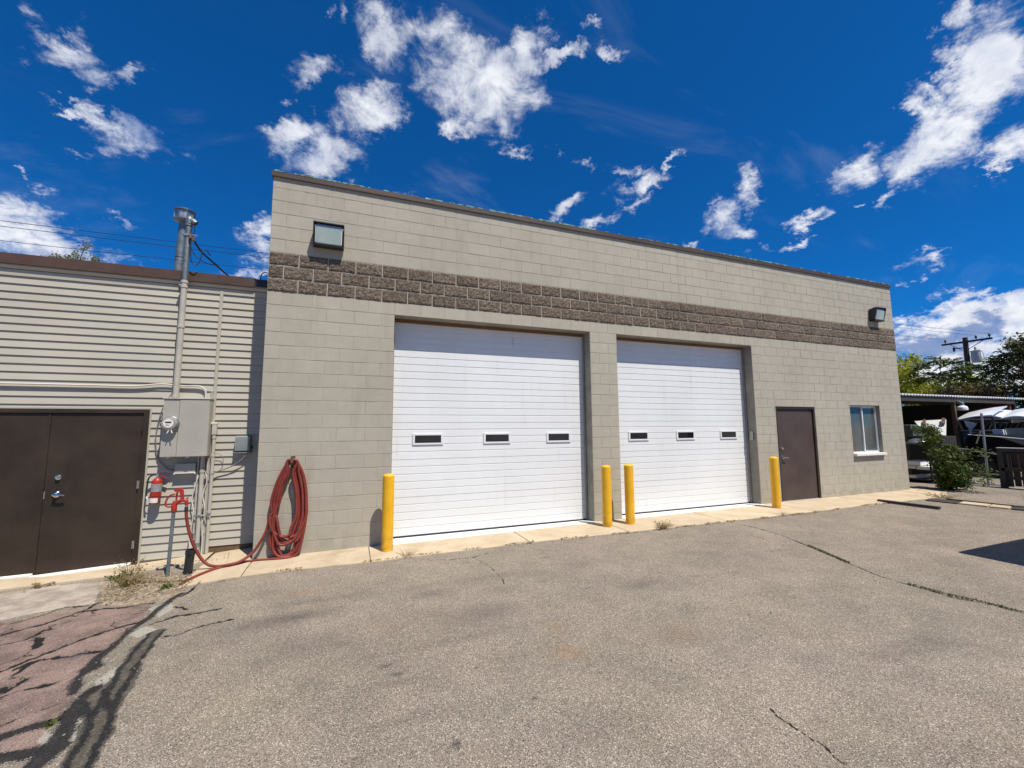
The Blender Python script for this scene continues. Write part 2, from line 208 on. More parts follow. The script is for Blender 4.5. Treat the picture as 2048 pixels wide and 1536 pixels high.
def mat_ground():
    t = NT('asphalt'); P = t.P
    big = t.noise(.55, 5, .6); med = t.noise(2.6, 6, .62, dist=.4)
    st = t.vor(250, out='Color'); sp = t.n('ShaderNodeSeparateColor'); t.l(st, sp.inputs[0])
    st2 = t.vor(165, out='Color'); sp2 = t.n('ShaderNodeSeparateColor'); t.l(st2, sp2.inputs[0])
    base = t.mix(t.mr(sp.outputs[0], .1, .95, 0, 1, False), (.120, .097, .072), (.370, .307, .238))
    base = t.mix(t.mr(sp2.outputs[1], .90, .97), base, (.52, .465, .39)); base = t.mix(t.mr(sp2.outputs[2], .90, .97), base, (.075, .066, .055))
    base = t.gain(base, t.mr(big, .3, .7, .88, 1.12, False)); base = t.gain(base, t.mr(med, .3, .7, .88, 1.12, False))
    tint = t.noise(1.1, 4, .6, color=True); base = t.mix(.05, base, t.mix(1, base, t.gain(tint, 2.0), 'MULTIPLY'))
    old = t.mr(t.noise(.9, 7, .68, vec=t.scale(P, (.6, 1.5, 1))), .52, .70); base = t.mix(t.math('MULTIPLY', old, .34), base, (.13, .108, .09))
    rag = t.math('MULTIPLY_ADD', t.noise(9, 6, .7), 2.4, -1.2); rag2 = t.math('MULTIPLY_ADD', t.noise(48, 5, .75), 2.6, -1.3)
    def mask(a, k, lo=-.15, hi=.15): return t.mr(t.math('ADD', t.attr(a), t.math('MULTIPLY', t.math('ADD', rag, rag2), k)), lo, hi)
    c = base
    spk = t.mr(sp.outputs[1], .86, .93)
    red = t.mix(t.mr(med, .35, .65), (.165, .108, .090), (.265, .178, .145)); red = t.gain(red, t.mr(sp.outputs[0], 0, 1, .68, 1.28, False)); red = t.mix(spk, red, (.42, .34, .29)); red = t.mix(t.math('MULTIPLY', t.mr(t.noise(3.4, 7, .7), .48, .66), .55), red, (.075, .052, .044))
    c = t.mix(t.math('MULTIPLY', mask('red', .7), .93), c, red)
    pad = t.gain(t.mix(t.mr(t.noise(4, 6, .7), .35, .65), (.30, .245, .20), (.47, .40, .33)), t.mr(sp.outputs[0], 0, 1, .82, 1.15, False)); c = t.mix(mask('pad', .6), c, pad)
    dirt = t.gain(t.mix(t.mr(t.noise(14, 7, .7), .35, .65), (.21, .155, .105), (.42, .34, .24)), t.mr(sp.outputs[0], 0, 1, .65, 1.3, False)); c = t.mix(mask('dirt', .8), c, dirt)
    pale = t.gain((.40, .37, .31), t.mr(sp.outputs[0], 0, 1, .6, 1.25, False)); c = t.mix(t.math('MULTIPLY', mask('pale', .45), .85), c, pale)
    tar = t.mix(t.mr(t.noise(26, 5, .7), .45, .7), (.008, .0085, .009), (.026, .024, .022)); tar = t.mix(t.math('MULTIPLY', spk, .4), tar, (.10, .092, .085))
    om = mask('oldtar', .30); old_ = t.mix(t.mr(t.noise(30, 5, .7), .4, .65), (.050, .043, .034), (.115, .095, .072)); old_ = t.mix(t.math('MULTIPLY', spk, .6), old_, (.24, .21, .17)); c = t.mix(t.math('MULTIPLY', om, .92), c, old_)
    tm = t.mr(t.math('ADD', t.attr('tar'), t.math('ADD', t.math('MULTIPLY', t.math('ADD', rag, rag2), .30), t.math('MULTIPLY_ADD', sp2.outputs[0], .6, -.3))), -.06, .06); c = t.mix(t.math('MULTIPLY', tm, .95), c, tar)
    smear = t.math('MULTIPLY', t.mr(t.math('ADD', t.attr('tar'), t.math('MULTIPLY', rag, 1.0)), -1.0, .2), t.math('SUBTRACT', 1.0, tm)); c = t.mix(t.math('MULTIPLY', smear, .22), c, (.045, .040, .035))
    c = t.mix(t.math('MULTIPLY', t.math('MINIMUM', t.math('MULTIPLY', t.attr('stain'), t.mr(med, .3, .7, .55, 1.3, False)), 1.0), .82), c, (.052, .045, .042))
    c = t.mix(t.math('MULTIPLY', t.attr('rust'), .38), c, (.30, .155, .055))
    cv = t.n('ShaderNodeVectorMath'); cv.operation = 'ADD'; t.l(P, cv.inputs[0]); t.l(t.gain(t.noise(3.2, 5, .65, color=True), .35), cv.inputs[1])
    net = t.vor(1.35, 'DISTANCE_TO_EDGE', vec=cv.outputs[0]); netm = t.math('MULTIPLY', t.mr(t.math('ADD', net, t.math('MULTIPLY', rag2, .006)), .014, .004), t.mr(t.noise(1.7, 3, .5), .47, .55))
    c = t.mix(t.math('MULTIPLY', netm, t.mr(t.attr('red'), .0, .5)), c, (.020, .017, .015))
    c = t.mix(mask('crack', .42, -.05, .2), c, (.014, .012, .011))
    h = t.math('ADD', t.vor(210), t.math('MULTIPLY', t.noise(60, 4, .6), .8)); t.bump(h, .40, .010)
    M['ground'] = t.done(c, t.math('SUBTRACT', .93, t.math('MULTIPLY', tm, .1)), 0, .3)
    t = NT('concrete'); f = t.noise(60, 6, .7); m = t.noise(2.2, 7, .65); c = t.mix(t.mr(m, .3, .7), (.46, .362, .238), (.56, .45, .312)); c = t.gain(c, t.mr(f, .3, .7, .85, 1.12, False))
    c = t.mix(t.mr(t.vor(95), .0, .22, .5, 0), c, (.33, .27, .19)); c = t.gain(c, t.math('MULTIPLY_ADD', t.rnd(), .10, .95))
    c = t.mix(t.math('MULTIPLY', t.mr(t.noise(1.3, 8, .72), .53, .72), .45), c, (.24, .195, .14)); t.bump(f, .35, .004); M['concrete'] = t.done(c, .9, 0, .25)
mat_ground()
def mat_door():
    t = NT('white_door'); f = t.noise(150, 3, .6); m = t.noise(1.0, 7, .62, vec=t.scale(t.P, (1, 1, .5)))
    c = t.gain((.765, .77, .755), t.mr(m, .3, .7, .94, 1.04, False)); st = t.noise(5, 7, .7, vec=t.scale(t.P, (1.6, 1, .16))); c = t.mix(t.math('MULTIPLY', t.mr(st, .54, .8), .32), c, (.45, .43, .38))
    z = t.n('ShaderNodeSeparateXYZ'); t.l(t.P, z.inputs[0]); low = t.math('MULTIPLY', t.mr(z.outputs['Z'], .7, .1), t.mr(m, .35, .7)); c = t.mix(t.math('MULTIPLY', low, .3), c, (.55, .53, .43))
    dv = t.math('ABSOLUTE', t.math('SUBTRACT', z.outputs['X'], 3.99)); dr = t.math('MULTIPLY', t.math('MULTIPLY', t.mr(dv, .035, .0), t.mr(z.outputs['Z'], 3.25, 3.5)), t.mr(t.noise(20, 5, .7, vec=t.scale(t.P, (1, 1, .2))), .35, .6)); c = t.mix(t.math('MULTIPLY', dr, .6), c, (.2, .2, .19))
    t.bump(f, .22, .003); M['door_white'] = t.done(c, .45, 0, .4)
    t = NT('vinyl_siding'); r = t.rnd(); m = t.noise(.8, 6, .6); c = t.mix(r, (.440, .405, .328), (.470, .433, .352)); c = t.gain(c, t.mr(m, .3, .7, .93, 1.06, False))
    g = t.noise(3, 8, .72, vec=t.scale(t.P, (.5, 1, 2.5))); c = t.mix(t.math('MULTIPLY', t.mr(g, .55, .78), .28), c, (.30, .265, .205)); t.bump(t.noise(40, 3, .5, vec=t.scale(t.P, (.15, 1, 1))), .08, .003); M['siding'] = t.done(c, .6, 0, .35)
    t = NT('brown_paint'); m = t.noise(1.6, 7, .65); c = t.mix(t.mr(m, .3, .7), (.029, .019, .012), (.047, .032, .021)); sc = t.noise(22, 8, .75); c = t.mix(t.math('MULTIPLY', t.mr(sc, .68, .8), .5), c, (.16, .14, .12)); t.bump(t.noise(90, 3, .5), .05, .002); M['brown_dark'] = t.done(c, t.mr(m, .3, .7, .42, .6, False), 0, .35)
    t = NT('brown_door_paint'); m = t.noise(2.2, 6, .6); c = t.mix(t.mr(m, .3, .7), (.066, .046, .039), (.088, .062, .053)); sc = t.noise(16, 9, .78); z = t.n('ShaderNodeSeparateXYZ'); t.l(t.P, z.inputs[0]); c = t.mix(t.math('MULTIPLY', t.math('MULTIPLY', t.mr(sc, .62, .72), t.mr(z.outputs['Z'], .8, .35)), .5), c, (.25, .22, .20)); M['brown_door'] = t.done(c, .55, 0, .3)
    t = NT('roof_edge'); m = t.noise(3.0, 9, .75, vec=t.scale(t.P, (.7, 1, 1))); c = t.mix(t.mr(t.noise(1, 5, .6), .3, .7), (.060, .045, .036), (.090, .060, .046)); M['cap'] = t.done(c, .55, 0, .35)
    t = NT('membrane'); k = t.noise(8, 6, .7); c = t.mix(t.mr(k, .45, .55), (.07, .055, .045), (.10, .30, .27)); c = t.mix(t.mr(t.noise(13, 4, .7), .66, .70), c, (.75, .75, .72)); M['membrane'] = t.done(c, .8)
    t = NT('yellow_paint'); m = t.noise(4, 7, .65); c = t.mix(t.mr(m, .3, .7), (.78, .40, .012), (.88, .48, .022)); c = t.mix(t.math('MULTIPLY', t.mr(t.noise(20, 9, .78), .63, .70), .8), c, (.22, .11, .03)); z = t.n('ShaderNodeSeparateXYZ'); t.l(t.P, z.inputs[0]); c = t.mix(t.math('MULTIPLY', t.mr(z.outputs['Z'], .45, .06), t.mr(t.noise(9, 8, .75), .38, .66, 0, .7)), c, (.20, .13, .06)); t.bump(t.noise(60, 3, .5), .08, .003); M['yellow'] = t.done(c, .5, 0, .35)
mat_door()
plain('grey_paint', (.40, .375, .315), .5, 0, .06, 3, .12); plain('pipe_paint', (.47, .43, .365), .55, 0, .08, 6, .35); plain('pipe_white', (.62, .58, .50), .5, 0, .08, 6, .3)
plain('galvanized', (.36, .38, .39), .42, .85, .15, 18, .2); plain('old_galvanized', (.20, .235, .24), .5, .55, .2, 9, .35); plain('chrome', (.62, .62, .62), .18, 1, .05)
plain('black_plastic', (.018, .018, .02), .4); plain('black_rubber', (.02, .02, .02), .7); plain('dark_bronze', (.022, .019, .017), .45, 0, .2, 8)
plain('red_hose', (.205, .030, .019), .55, 0, .16, 14, .35); plain('red_paint', (.38, .027, .013), .4, 0, .1, 20, .12); plain('brass', (.30, .22, .10), .4, .8)
plain('grey_cable', (.19, .19, .18), .6); plain('blue_black_cable', (.012, .018, .04), .5); plain('white_label', (.72, .70, .66), .6, 0, .05); plain('grey_label', (.28, .28, .27), .5, 0, .4, 60)
plain('white_frame', (.75, .75, .73), .4, 0, .05, 3, .1); plain('sill_white', (.78, .75, .69), .6, 0, .06, 5, .12); plain('alu_threshold', (.60, .60, .58), .4, .4, .1, 8, .3)
plain('soffit_wood', (.20, .105, .055), .7, 0, .2, 9, .2); plain('wood_weathered', (.055, .046, .038), .85, 0, .3, 14, .4, .4); plain('wood_brown', (.13, .075, .045), .8, 0, .3, 12, .3, .4); plain('tie_dark', (.045, .035, .03), .85, 0, .3, 16, .3, .5)
plain('white_car', (.70, .72, .75), .25, 0, .04, 3); plain('black_car', (.006, .006, .007), .6, 0, .1, 3, 0, 0, .12); plain('beige_panel', (.36, .32, .25), .6, 0, .1, 4, .2); plain('dark_panel', (.06, .065, .075), .4, 0, .3, 10); plain('blue_bin', (.03, .055, .10), .5)
plain('olive_bin', (.10, .115, .09), .7, 0, .15, 4, .2); plain('white_rust', (.68, .67, .62), .6, 0, .06, 5, .5); plain('shed_dark', (.022, .019, .018), .85, 0, .3, 4); plain('roof_tin', (.72, .72, .72), .4, .2, .1, 6, .15); plain('beam_grey', (.07, .066, .058), .8, 0, .12, 5, .2, 0, .1)
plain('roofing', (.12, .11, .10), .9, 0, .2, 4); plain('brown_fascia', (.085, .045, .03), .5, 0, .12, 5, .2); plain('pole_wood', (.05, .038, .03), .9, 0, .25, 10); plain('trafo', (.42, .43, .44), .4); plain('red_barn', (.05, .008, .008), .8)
plain('bark', (.075, .06, .045), .9, 0, .3, 12, 0, .5); plain('tyre', (.02, .02, .02), .8); plain('stone', (.20, .18, .155), .9, 0, .3, 30); plain('navy_sticker', (.20, .045, .05), .5)
def glass(name, col, rough=.06, spec=.8):
    t = NT(name); n = t.noise(1.2, 4, .6); c = t.gain(col, t.mr(n, .3, .7, .7, 1.4, False)); M[name] = t.done(c, rough, 0, spec)
glass('dark_glass', (.010, .012, .016)); glass('window_glass', (.085, .095, .092), .06, .5); glass('lens', (.34, .41, .37), .35, .4); glass('lens_small', (.20, .22, .215), .3, .5); glass('meter_glass', (.36, .35, .28), .12, .6)
def leafmat(name, a, b, trans=.35):
    t = NT(name); r = t.attr('leafvar'); c = t.mix(r, a, b); t.done(c, .55, 0, .3)
    tr = t.n('ShaderNodeBsdfTranslucent'); t.l(t.gain(c, 1.6), tr.inputs[0]); mx = t.n('ShaderNodeMixShader'); mx.inputs[0].default_value = trans
    o = t.t.nodes['Material Output']; t.l(t.b.outputs[0], mx.inputs[1]); t.l(tr.outputs[0], mx.inputs[2]); t.l(mx.outputs[0], o.inputs[0]); M[name] = t.m
leafmat('leaf_yellow', (.16, .19, .013), (.34, .33, .022)); leafmat('leaf_dark', (.032, .056, .014), (.085, .11, .03)); leafmat('leaf_bronze', (.05, .038, .014), (.13, .088, .032)); leafmat('leaf_shrub', (.032, .058, .010), (.12, .15, .026)); leafmat('leaf_spring', (.16, .15, .06), (.26, .25, .10)); leafmat('grass_dry', (.16, .13, .04), (.36, .27, .12)); leafmat('grass_green', (.05, .085, .015), (.13, .15, .03)); leafmat('litter', (.10, .06, .03), (.42, .33, .20), .1)

# ------------------------------------------------------------------ helpers
H = 0.2032; B = 0.4064
_GX = [-4, -2.9, -1.5, -.6, 0, 2, 5.5, 10, 15.3]; _GZ = [-.13, -.115, -.085, -.02, .02, .045, .076, .1, .107]
def G(x): return np.interp(x, _GX, _GZ)
class MB:
    def __init__(s): s.v = []; s.f = []
    def add(s, vs, fs):
        o = len(s.v); s.v += [tuple(v) for v in vs]; s.f += [tuple(i+o for i in f) for f in fs]; return s
    def box(s, x0, x1, y0, y1, z0, z1, M4=None):
        vs = [(x0,y0,z0),(x1,y0,z0),(x1,y1,z0),(x0,y1,z0),(x0,y0,z1),(x1,y0,z1),(x1,y1,z1),(x0,y1,z1)]
        if M4: vs = [tuple(M4 @ Vector(v)) for v in vs]
        return s.add(vs, [(0,3,2,1),(4,5,6,7),(0,1,5,4),(1,2,6,5),(2,3,7,6),(3,0,4,7)])
    def cbox(s, x0, x1, y0, y1, z0, z1, c=.004, M4=None):          # box with chamfered edges
        bm = bmesh.new(); bmesh.ops.create_cube(bm, size=1)
        for v in bm.verts: v.co = Vector(((x0+x1)/2 + v.co.x*(x1-x0), (y0+y1)/2 + v.co.y*(y1-y0), (z0+z1)/2 + v.co.z*(z1-z0)))
        bmesh.ops.bevel(bm, geom=list(bm.edges), offset=c, segments=2, profile=.6, affect='EDGES')
        bm.verts.index_update(); vs = [(M4 @ v.co) if M4 else v.co.copy() for v in bm.verts]; fs = [[v.index for v in f.verts] for f in bm.faces]; bm.free()
        return s.add(vs, fs)
    def tube(s, pts, r, n=8, caps=True):
        pts = [Vector(p) for p in pts]; m = len(pts); rs = r if isinstance(r, (list, tuple)) else [r]*m
        o = len(s.v); prev = None
        for i, p in enumerate(pts):
            t = (pts[min(i+1, m-1)] - pts[max(i-1, 0)]).normalized()
            if prev is None:
                a = t.orthogonal().normalized()
            else:
                a = (prev - t*prev.dot(t)); a = a.normalized() if a.length > 1e-6 else t.orthogonal().normalized()
            prev = a; b = t.cross(a)
            for k in range(n):
                th = 2*PI*k/n; s.v.append(tuple(p + (a*math.cos(th) + b*math.sin(th))*rs[i]))
        for i in range(m-1):
            for k in range(n):
                k2 = (k+1) % n; s.f.append((o+i*n+k, o+i*n+k2, o+(i+1)*n+k2, o+(i+1)*n+k))
        if caps:
            s.f.append(tuple(o+k for k in reversed(range(n)))); s.f.append(tuple(o+(m-1)*n+k for k in range(n)))
        return s
    def lathe(s, prof, n=24, c=(0,0,0), M4=None):                   # prof: (radius, z)
        o = len(s.v); c = Vector(c)
        for r, z in prof:
            for k in range(n):
                th = 2*PI*k/n; v = Vector((r*math.cos(th), r*math.sin(th), z)); v = (M4 @ v) if M4 else v; s.v.append(tuple(v + c))
        m = len(prof)
        for i in range(m-1):
            for k in range(n):
                k2 = (k+1) % n; s.f.append((o+i*n+k, o+i*n+k2, o+(i+1)*n+k2, o+(i+1)*n+k))
        s.f.append(tuple(o+k for k in reversed(range(n)))); s.f.append(tuple(o+(m-1)*n+k for k in range(n)))
        return s
    def prism(s, prof, a0, a1, axis='x'):                            # prof: closed (u,v) outline extruded along an axis
        n = len(prof)
        def P(a, u, v): return {'x': (a, u, v), 'y': (u, a, v), 'z': (u, v, a)}[axis]
        vs = [P(a0, u, v) for u, v in prof] + [P(a1, u, v) for u, v in prof]
        fs = [(i, (i+1) % n, n+(i+1) % n, n+i) for i in range(n)] + [tuple(reversed(range(n))), tuple(range(n, 2*n))]
        return s.add(vs, fs)
    def strip(s, prof, a0, a1):                                     # open (y,z) profile extruded in x
        n = len(prof); vs = [(a0, u, v) for u, v in prof] + [(a1, u, v) for u, v in prof]
        return s.add(vs, [(i, n+i, n+i+1, i+1) for i in range(n-1)])
    def mesh(s, name, m, smooth=False, fix=True):
        me = bpy.data.meshes.new(name); me.from_pydata(s.v, [], s.f); me.materials.append(M[m])
        if fix:
            bm = bmesh.new(); bm.from_mesh(me); bmesh.ops.recalc_face_normals(bm, faces=bm.faces); bm.to_mesh(me); bm.free()
        if smooth: me.shade_smooth(); me.set_sharp_from_angle(angle=math.radians(40))
        return me
def obj(name, me, parent=None, loc=(0, 0, 0)):
    o = bpy.data.objects.new(name, me); C.objects.link(o)
    if parent is not None: o.parent = parent
    o.location = loc; return o
def wloc(o):
    l = Vector(o.location)
    while o.parent is not None: o = o.parent; l = l + Vector(o.location)
    return l
def part(name, mb, m, parent, smooth=False, label=None):            # mesh given in world coordinates, hung under its thing
    o0 = wloc(parent); mb.v = [(x-o0.x, y-o0.y, z-o0.z) for x, y, z in mb.v]
    o = obj(name, mb.mesh(name, m, smooth), parent)
    if label: o['label'] = label
    return o
def thing(name, label, cat, loc=(0, 0, 0), group=None):
    o = bpy.data.objects.new(name, None); o.empty_display_size = .2; C.objects.link(o); o.location = loc
    o['label'] = label; o['category'] = cat
    if group: o['group'] = group
    return o
def single(name, mb, m, label, cat, loc=(0, 0, 0), group=None, smooth=False):   # a thing that is one mesh
    l = Vector(loc); mb.v = [(x-l.x, y-l.y, z-l.z) for x, y, z in mb.v]
    o = obj(name, mb.mesh(name, m, smooth), None, loc); o['label'] = label; o['category'] = cat
    if group: o['group'] = group
    return o
def spline(pts, n=8):                                                # Catmull-Rom
    pts = [Vector(p) for p in pts]; out = []
    for i in range(len(pts)-1):
        p0, p1, p2, p3 = pts[max(i-1, 0)], pts[i], pts[i+1], pts[min(i+2, len(pts)-1)]
        for k in range(n):
            t = k/n; out.append(.5*((2*p1) + (p2-p0)*t + (2*p0-5*p1+4*p2-p3)*t*t + (3*p1-p0-3*p2+p3)*t**3))
    out.append(pts[-1]); return out

# ------------------------------------------------------------------ ground
def sd_poly(px, py, poly):
    poly = np.array(poly); n = len(poly); ins = np.zeros(px.shape, bool); d = np.full(px.shape, 1e9)
    for i in range(n):
        ax, ay = poly[i]; bx, by = poly[(i+1) % n]
        c = ((ay > py) != (by > py)) & (px < (bx-ax)*(py-ay)/(by-ay+1e-12)+ax); ins ^= c
        d = np.minimum(d, seg(px, py, ax, ay, bx, by))
    return np.where(ins, d, -d)
def seg(px, py, ax, ay, bx, by):
    dx, dy = bx-ax, by-ay; t = np.clip(((px-ax)*dx+(py-ay)*dy)/(dx*dx+dy*dy+1e-12), 0, 1)
    return np.hypot(px-ax-t*dx, py-ay-t*dy)
def vnoise(x, y, seed, octs=4, sc=1.0):
    r = np.random.default_rng(seed); out = np.zeros(x.shape); amp = 1.; tot = 0
    for o in range(octs):
        g = r.random((64, 64)); u = x*sc; w = y*sc; i = np.floor(u).astype(int); j = np.floor(w).astype(int); fu = u-i; fw = w-j
        fu = fu*fu*(3-2*fu); fw = fw*fw*(3-2*fw); i0, i1, j0, j1 = i % 64, (i+1) % 64, j % 64, (j+1) % 64
        out += amp*((g[i0, j0]*(1-fu)+g[i1, j0]*fu)*(1-fw)+(g[i0, j1]*(1-fu)+g[i1, j1]*fu)*fw); tot += amp; amp *= .5; sc *= 2.03
    return out/tot-.5
def make_ground():
    xs = np.concatenate([[-3000, -600, -120, -40, -15, -8, -5.5, -4.6], np.arange(-4, 9.0, .0155), np.arange(9.0, 16.5, .06), [17, 18, 20, 25, 40, 90, 300, 900, 3000]])
    ys = np.concatenate([[-3000, -600, -120, -40, -20, -12, -9, -7.2, -6.4], np.arange(-5.9, .9, .0155), [1.2, 2, 4, 8, 15, 40, 120, 600, 3000]])
    X, Y = np.meshgrid(xs, ys, indexing='ij'); nx, ny = X.shape; px, py = X.ravel(), Y.ravel()
    wx = px+.04*vnoise(px, py, 1, 3, 6)+.022*vnoise(px, py, 21, 2, 26); wy = py+.04*vnoise(px, py, 2, 3, 6)+.022*vnoise(px, py, 22, 2, 26); wid = .55+1.3*np.clip(vnoise(px, py, 23, 3, 4)+.5, 0, 1)
    A = {k: np.full(px.shape, -1.) for k in ('tar', 'oldtar', 'crack', 'red', 'pad', 'dirt', 'pale')}; A['stain'] = np.zeros(px.shape); A['rust'] = np.zeros(px.shape)
    cx = wx+.07*vnoise(px, py, 31, 3, 5)+.045*vnoise(px, py, 33, 2, 17); cy = wy+.07*vnoise(px, py, 32, 3, 5)+.045*vnoise(px, py, 34, 2, 17)
    def lines(key, pl, w, soft, ux=None, uy=None):
        ux = wx if ux is None else ux; uy = wy if uy is None else uy; p = np.array(pl); pad = w+soft*1.2+.12
        sel = np.where((px > p[:, 0].min()-pad) & (px < p[:, 0].max()+pad) & (py > p[:, 1].min()-pad) & (py < p[:, 1].max()+pad))[0]
        d = np.full(sel.shape, 1e9)
        for i in range(len(p)-1): d = np.minimum(d, seg(ux[sel], uy[sel], *p[i], *p[i+1]))
        A[key][sel] = np.maximum(A[key][sel], np.clip((w*wid[sel]-d)/soft, -1, 1))
    for k, (pl, w) in enumerate(TAR):
        if k not in (2, 5): lines('tar', pl, w*.52, .045); continue
        lines('oldtar', pl, w*.55, .045); p = np.array(pl); tg = np.gradient(p, axis=0); nrm = np.stack([-tg[:, 1], tg[:, 0]], 1)/np.linalg.norm(tg, axis=1)[:, None]
        for s in (-1, 1): lines('tar', p+nrm*s*w*.40, .016, .03)
    for pl, w in CRACKS: lines('crack', pl, w*.5+.007, .014, cx, cy); lines('tar', pl, w*.55, .05, cx, cy)
    for pl, w in CRACKS2: lines('crack', pl, w*.5+.003, .011)
    def poly(key, pl, soft):
        p = np.array(pl); sel = np.where((px > p[:, 0].min()-.5) & (px < p[:, 0].max()+.5) & (py > p[:, 1].min()-.5) & (py < p[:, 1].max()+.5))[0]
        A[key][sel] = np.maximum(A[key][sel], np.clip(sd_poly(wx[sel], wy[sel], pl)/soft, -1, 1))
    poly('red', RED, .09); poly('pad', PAD, .06); poly('dirt', DIRT, .07)
    for p in PALE: poly('pale', p, .04)
    for (c, rx, ry, s) in STAINS: A['stain'] += s*np.exp(-(((wx-c[0])/rx)**2+((wy-c[1])/ry)**2))
    for (c, rx, ry, s) in RUST: A['rust'] += s*np.exp(-(((wx-c[0])/rx)**2+((wy-c[1])/ry)**2))
    fine = (px > -4.1) & (px < 16.5) & (py > -6.3) & (py < 1.)
    Z = G(px) - .012
    cr = np.clip(A['crack'], 0, 1); ta = np.clip(A['tar']*1.5+.3, 0, 1); di = np.clip(A['dirt']+.3, 0, 1)
    z = .006*vnoise(px, py, 5, 3, 1.4) + .0025*vnoise(px, py, 6, 2, 18) - .014*cr + ta*(.003+.006*vnoise(px, py, 7, 3, 22)) + di*.022*(vnoise(px, py, 8, 4, 9)+.25)
    Z = Z + np.where(fine, z, 0); Z = np.where((py > .42) & (px > -.05) & (px < 15.2), Z-.05, Z)
    V = np.stack([px, py, Z], 1).astype(np.float32)
    I = np.arange(nx*ny).reshape(nx, ny); Q = np.stack([I[:-1, :-1], I[1:, :-1], I[1:, 1:], I[:-1, 1:]], -1).reshape(-1, 4)
    me = bpy.data.meshes.new('asphalt_lot'); me.vertices.add(len(V)); me.vertices.foreach_set('co', V.ravel())
    me.loops.add(Q.size); me.loops.foreach_set('vertex_index', Q.ravel().astype(np.int32)); me.polygons.add(len(Q))
    me.polygons.foreach_set('loop_start', np.arange(0, Q.size, 4, dtype=np.int32)); me.polygons.foreach_set('use_smooth', np.ones(len(Q), bool)); me.update()
    for k, a in A.items(): me.attributes.new(k, 'FLOAT', 'POINT').data.foreach_set('value', a.astype(np.float32))
    me.materials.append(M['ground']); o = obj('asphalt_lot', me); o['kind'] = 'structure'; o['label'] = 'worn grey asphalt lot with a red tarred patch at the left'
make_ground()

# sidewalk: cast slabs along the wall
def make_sidewalk():
    root = bpy.data.objects.new('sidewalk', None); C.objects.link(root); root['kind'] = 'structure'; root['label'] = 'pale concrete sidewalk slabs along the foot of the buildings'
    edge = lambda x: np.interp(x, [-.45, 0, .5, 1.5, 3.8, 5.6, 7.5, 9.5, 12, 14.6], [-.70, -.695, -.69, -.77, -.77, -.86, -.92, -.97, -.94, -.97])
    def slab(x0, x1, yb, step=.11):
        mb = MB(); xs = list(np.arange(x0, x1, step))+[x1]; ny = 9; top = []
        for i, x in enumerate(xs):
            ye = edge(x)+random.uniform(-.010, .010)+.012*mnoise.noise((x*3, 0, 1))
            for j in range(ny):
                t = j/(ny-1); y = ye+(yb-ye)*t; z = float(G(x))+.006+.002*mnoise.noise((x*4, y*4, 0))
                if j == 0: z -= .007
                if i in (0, len(xs)-1): z -= .003
                top.append((x, y if j else ye, z))
        n = len(xs); mb.add(top, [(i*ny+j, (i+1)*ny+j, (i+1)*ny+j+1, i*ny+j+1) for i in range(n-1) for j in range(ny-1)])
        lo = [(x, top[i*ny][1]-.004, float(G(x))-.06) for i, x in enumerate(xs)]
        o = len(mb.v); mb.add(lo, []); mb.f += [(i*ny, o+i, o+i+1, (i+1)*ny) for i in range(n-1)]
        part('slab', mb, 'concrete', root, True)
    gap = .007
    for a, b, yb in ((-.62, .02, .76), (.02, 1.53, .16), (1.53, 3.86, .02), (3.86, 5.62, .02), (5.62, 7.75, .02), (7.75, 10.05, .02), (10.05, 12.3, .16), (12.3, 14.75, .16)):
        slab(a+gap, b-gap, yb)
    mb = MB()                                                          # the slab past the right hand corner
    mb.prism([(14.757, -.965), (15.5, -.62), (15.7, .6), (14.757, .6)], .04, .113, 'z'); part('slab', mb, 'concrete', root)
    for a, b in ((-5.5, -3.05), (-3.05, -.63)):                        # narrow strip under the siding
        mb = MB(); xs = np.linspace(a+.005, b-.005, 22); v = []
        for x in xs:
            ye = .27+.012*mnoise.noise((x*4, 5, 0)) + (.10 if -1.35 < x < -.8 else 0)*.3
            v += [(x, ye-.004, float(G(x))-.06), (x, ye, float(G(x))+.012), (x, ye+.012, float(G(x))+.017), (x, .82, float(G(x))+.022)]
        mb.add(v, [(i*4+j, (i+1)*4+j, (i+1)*4+j+1, i*4+j+1) for i in range(21) for j in range(3)]); part('slab', mb, 'concrete', root, True)
make_sidewalk()

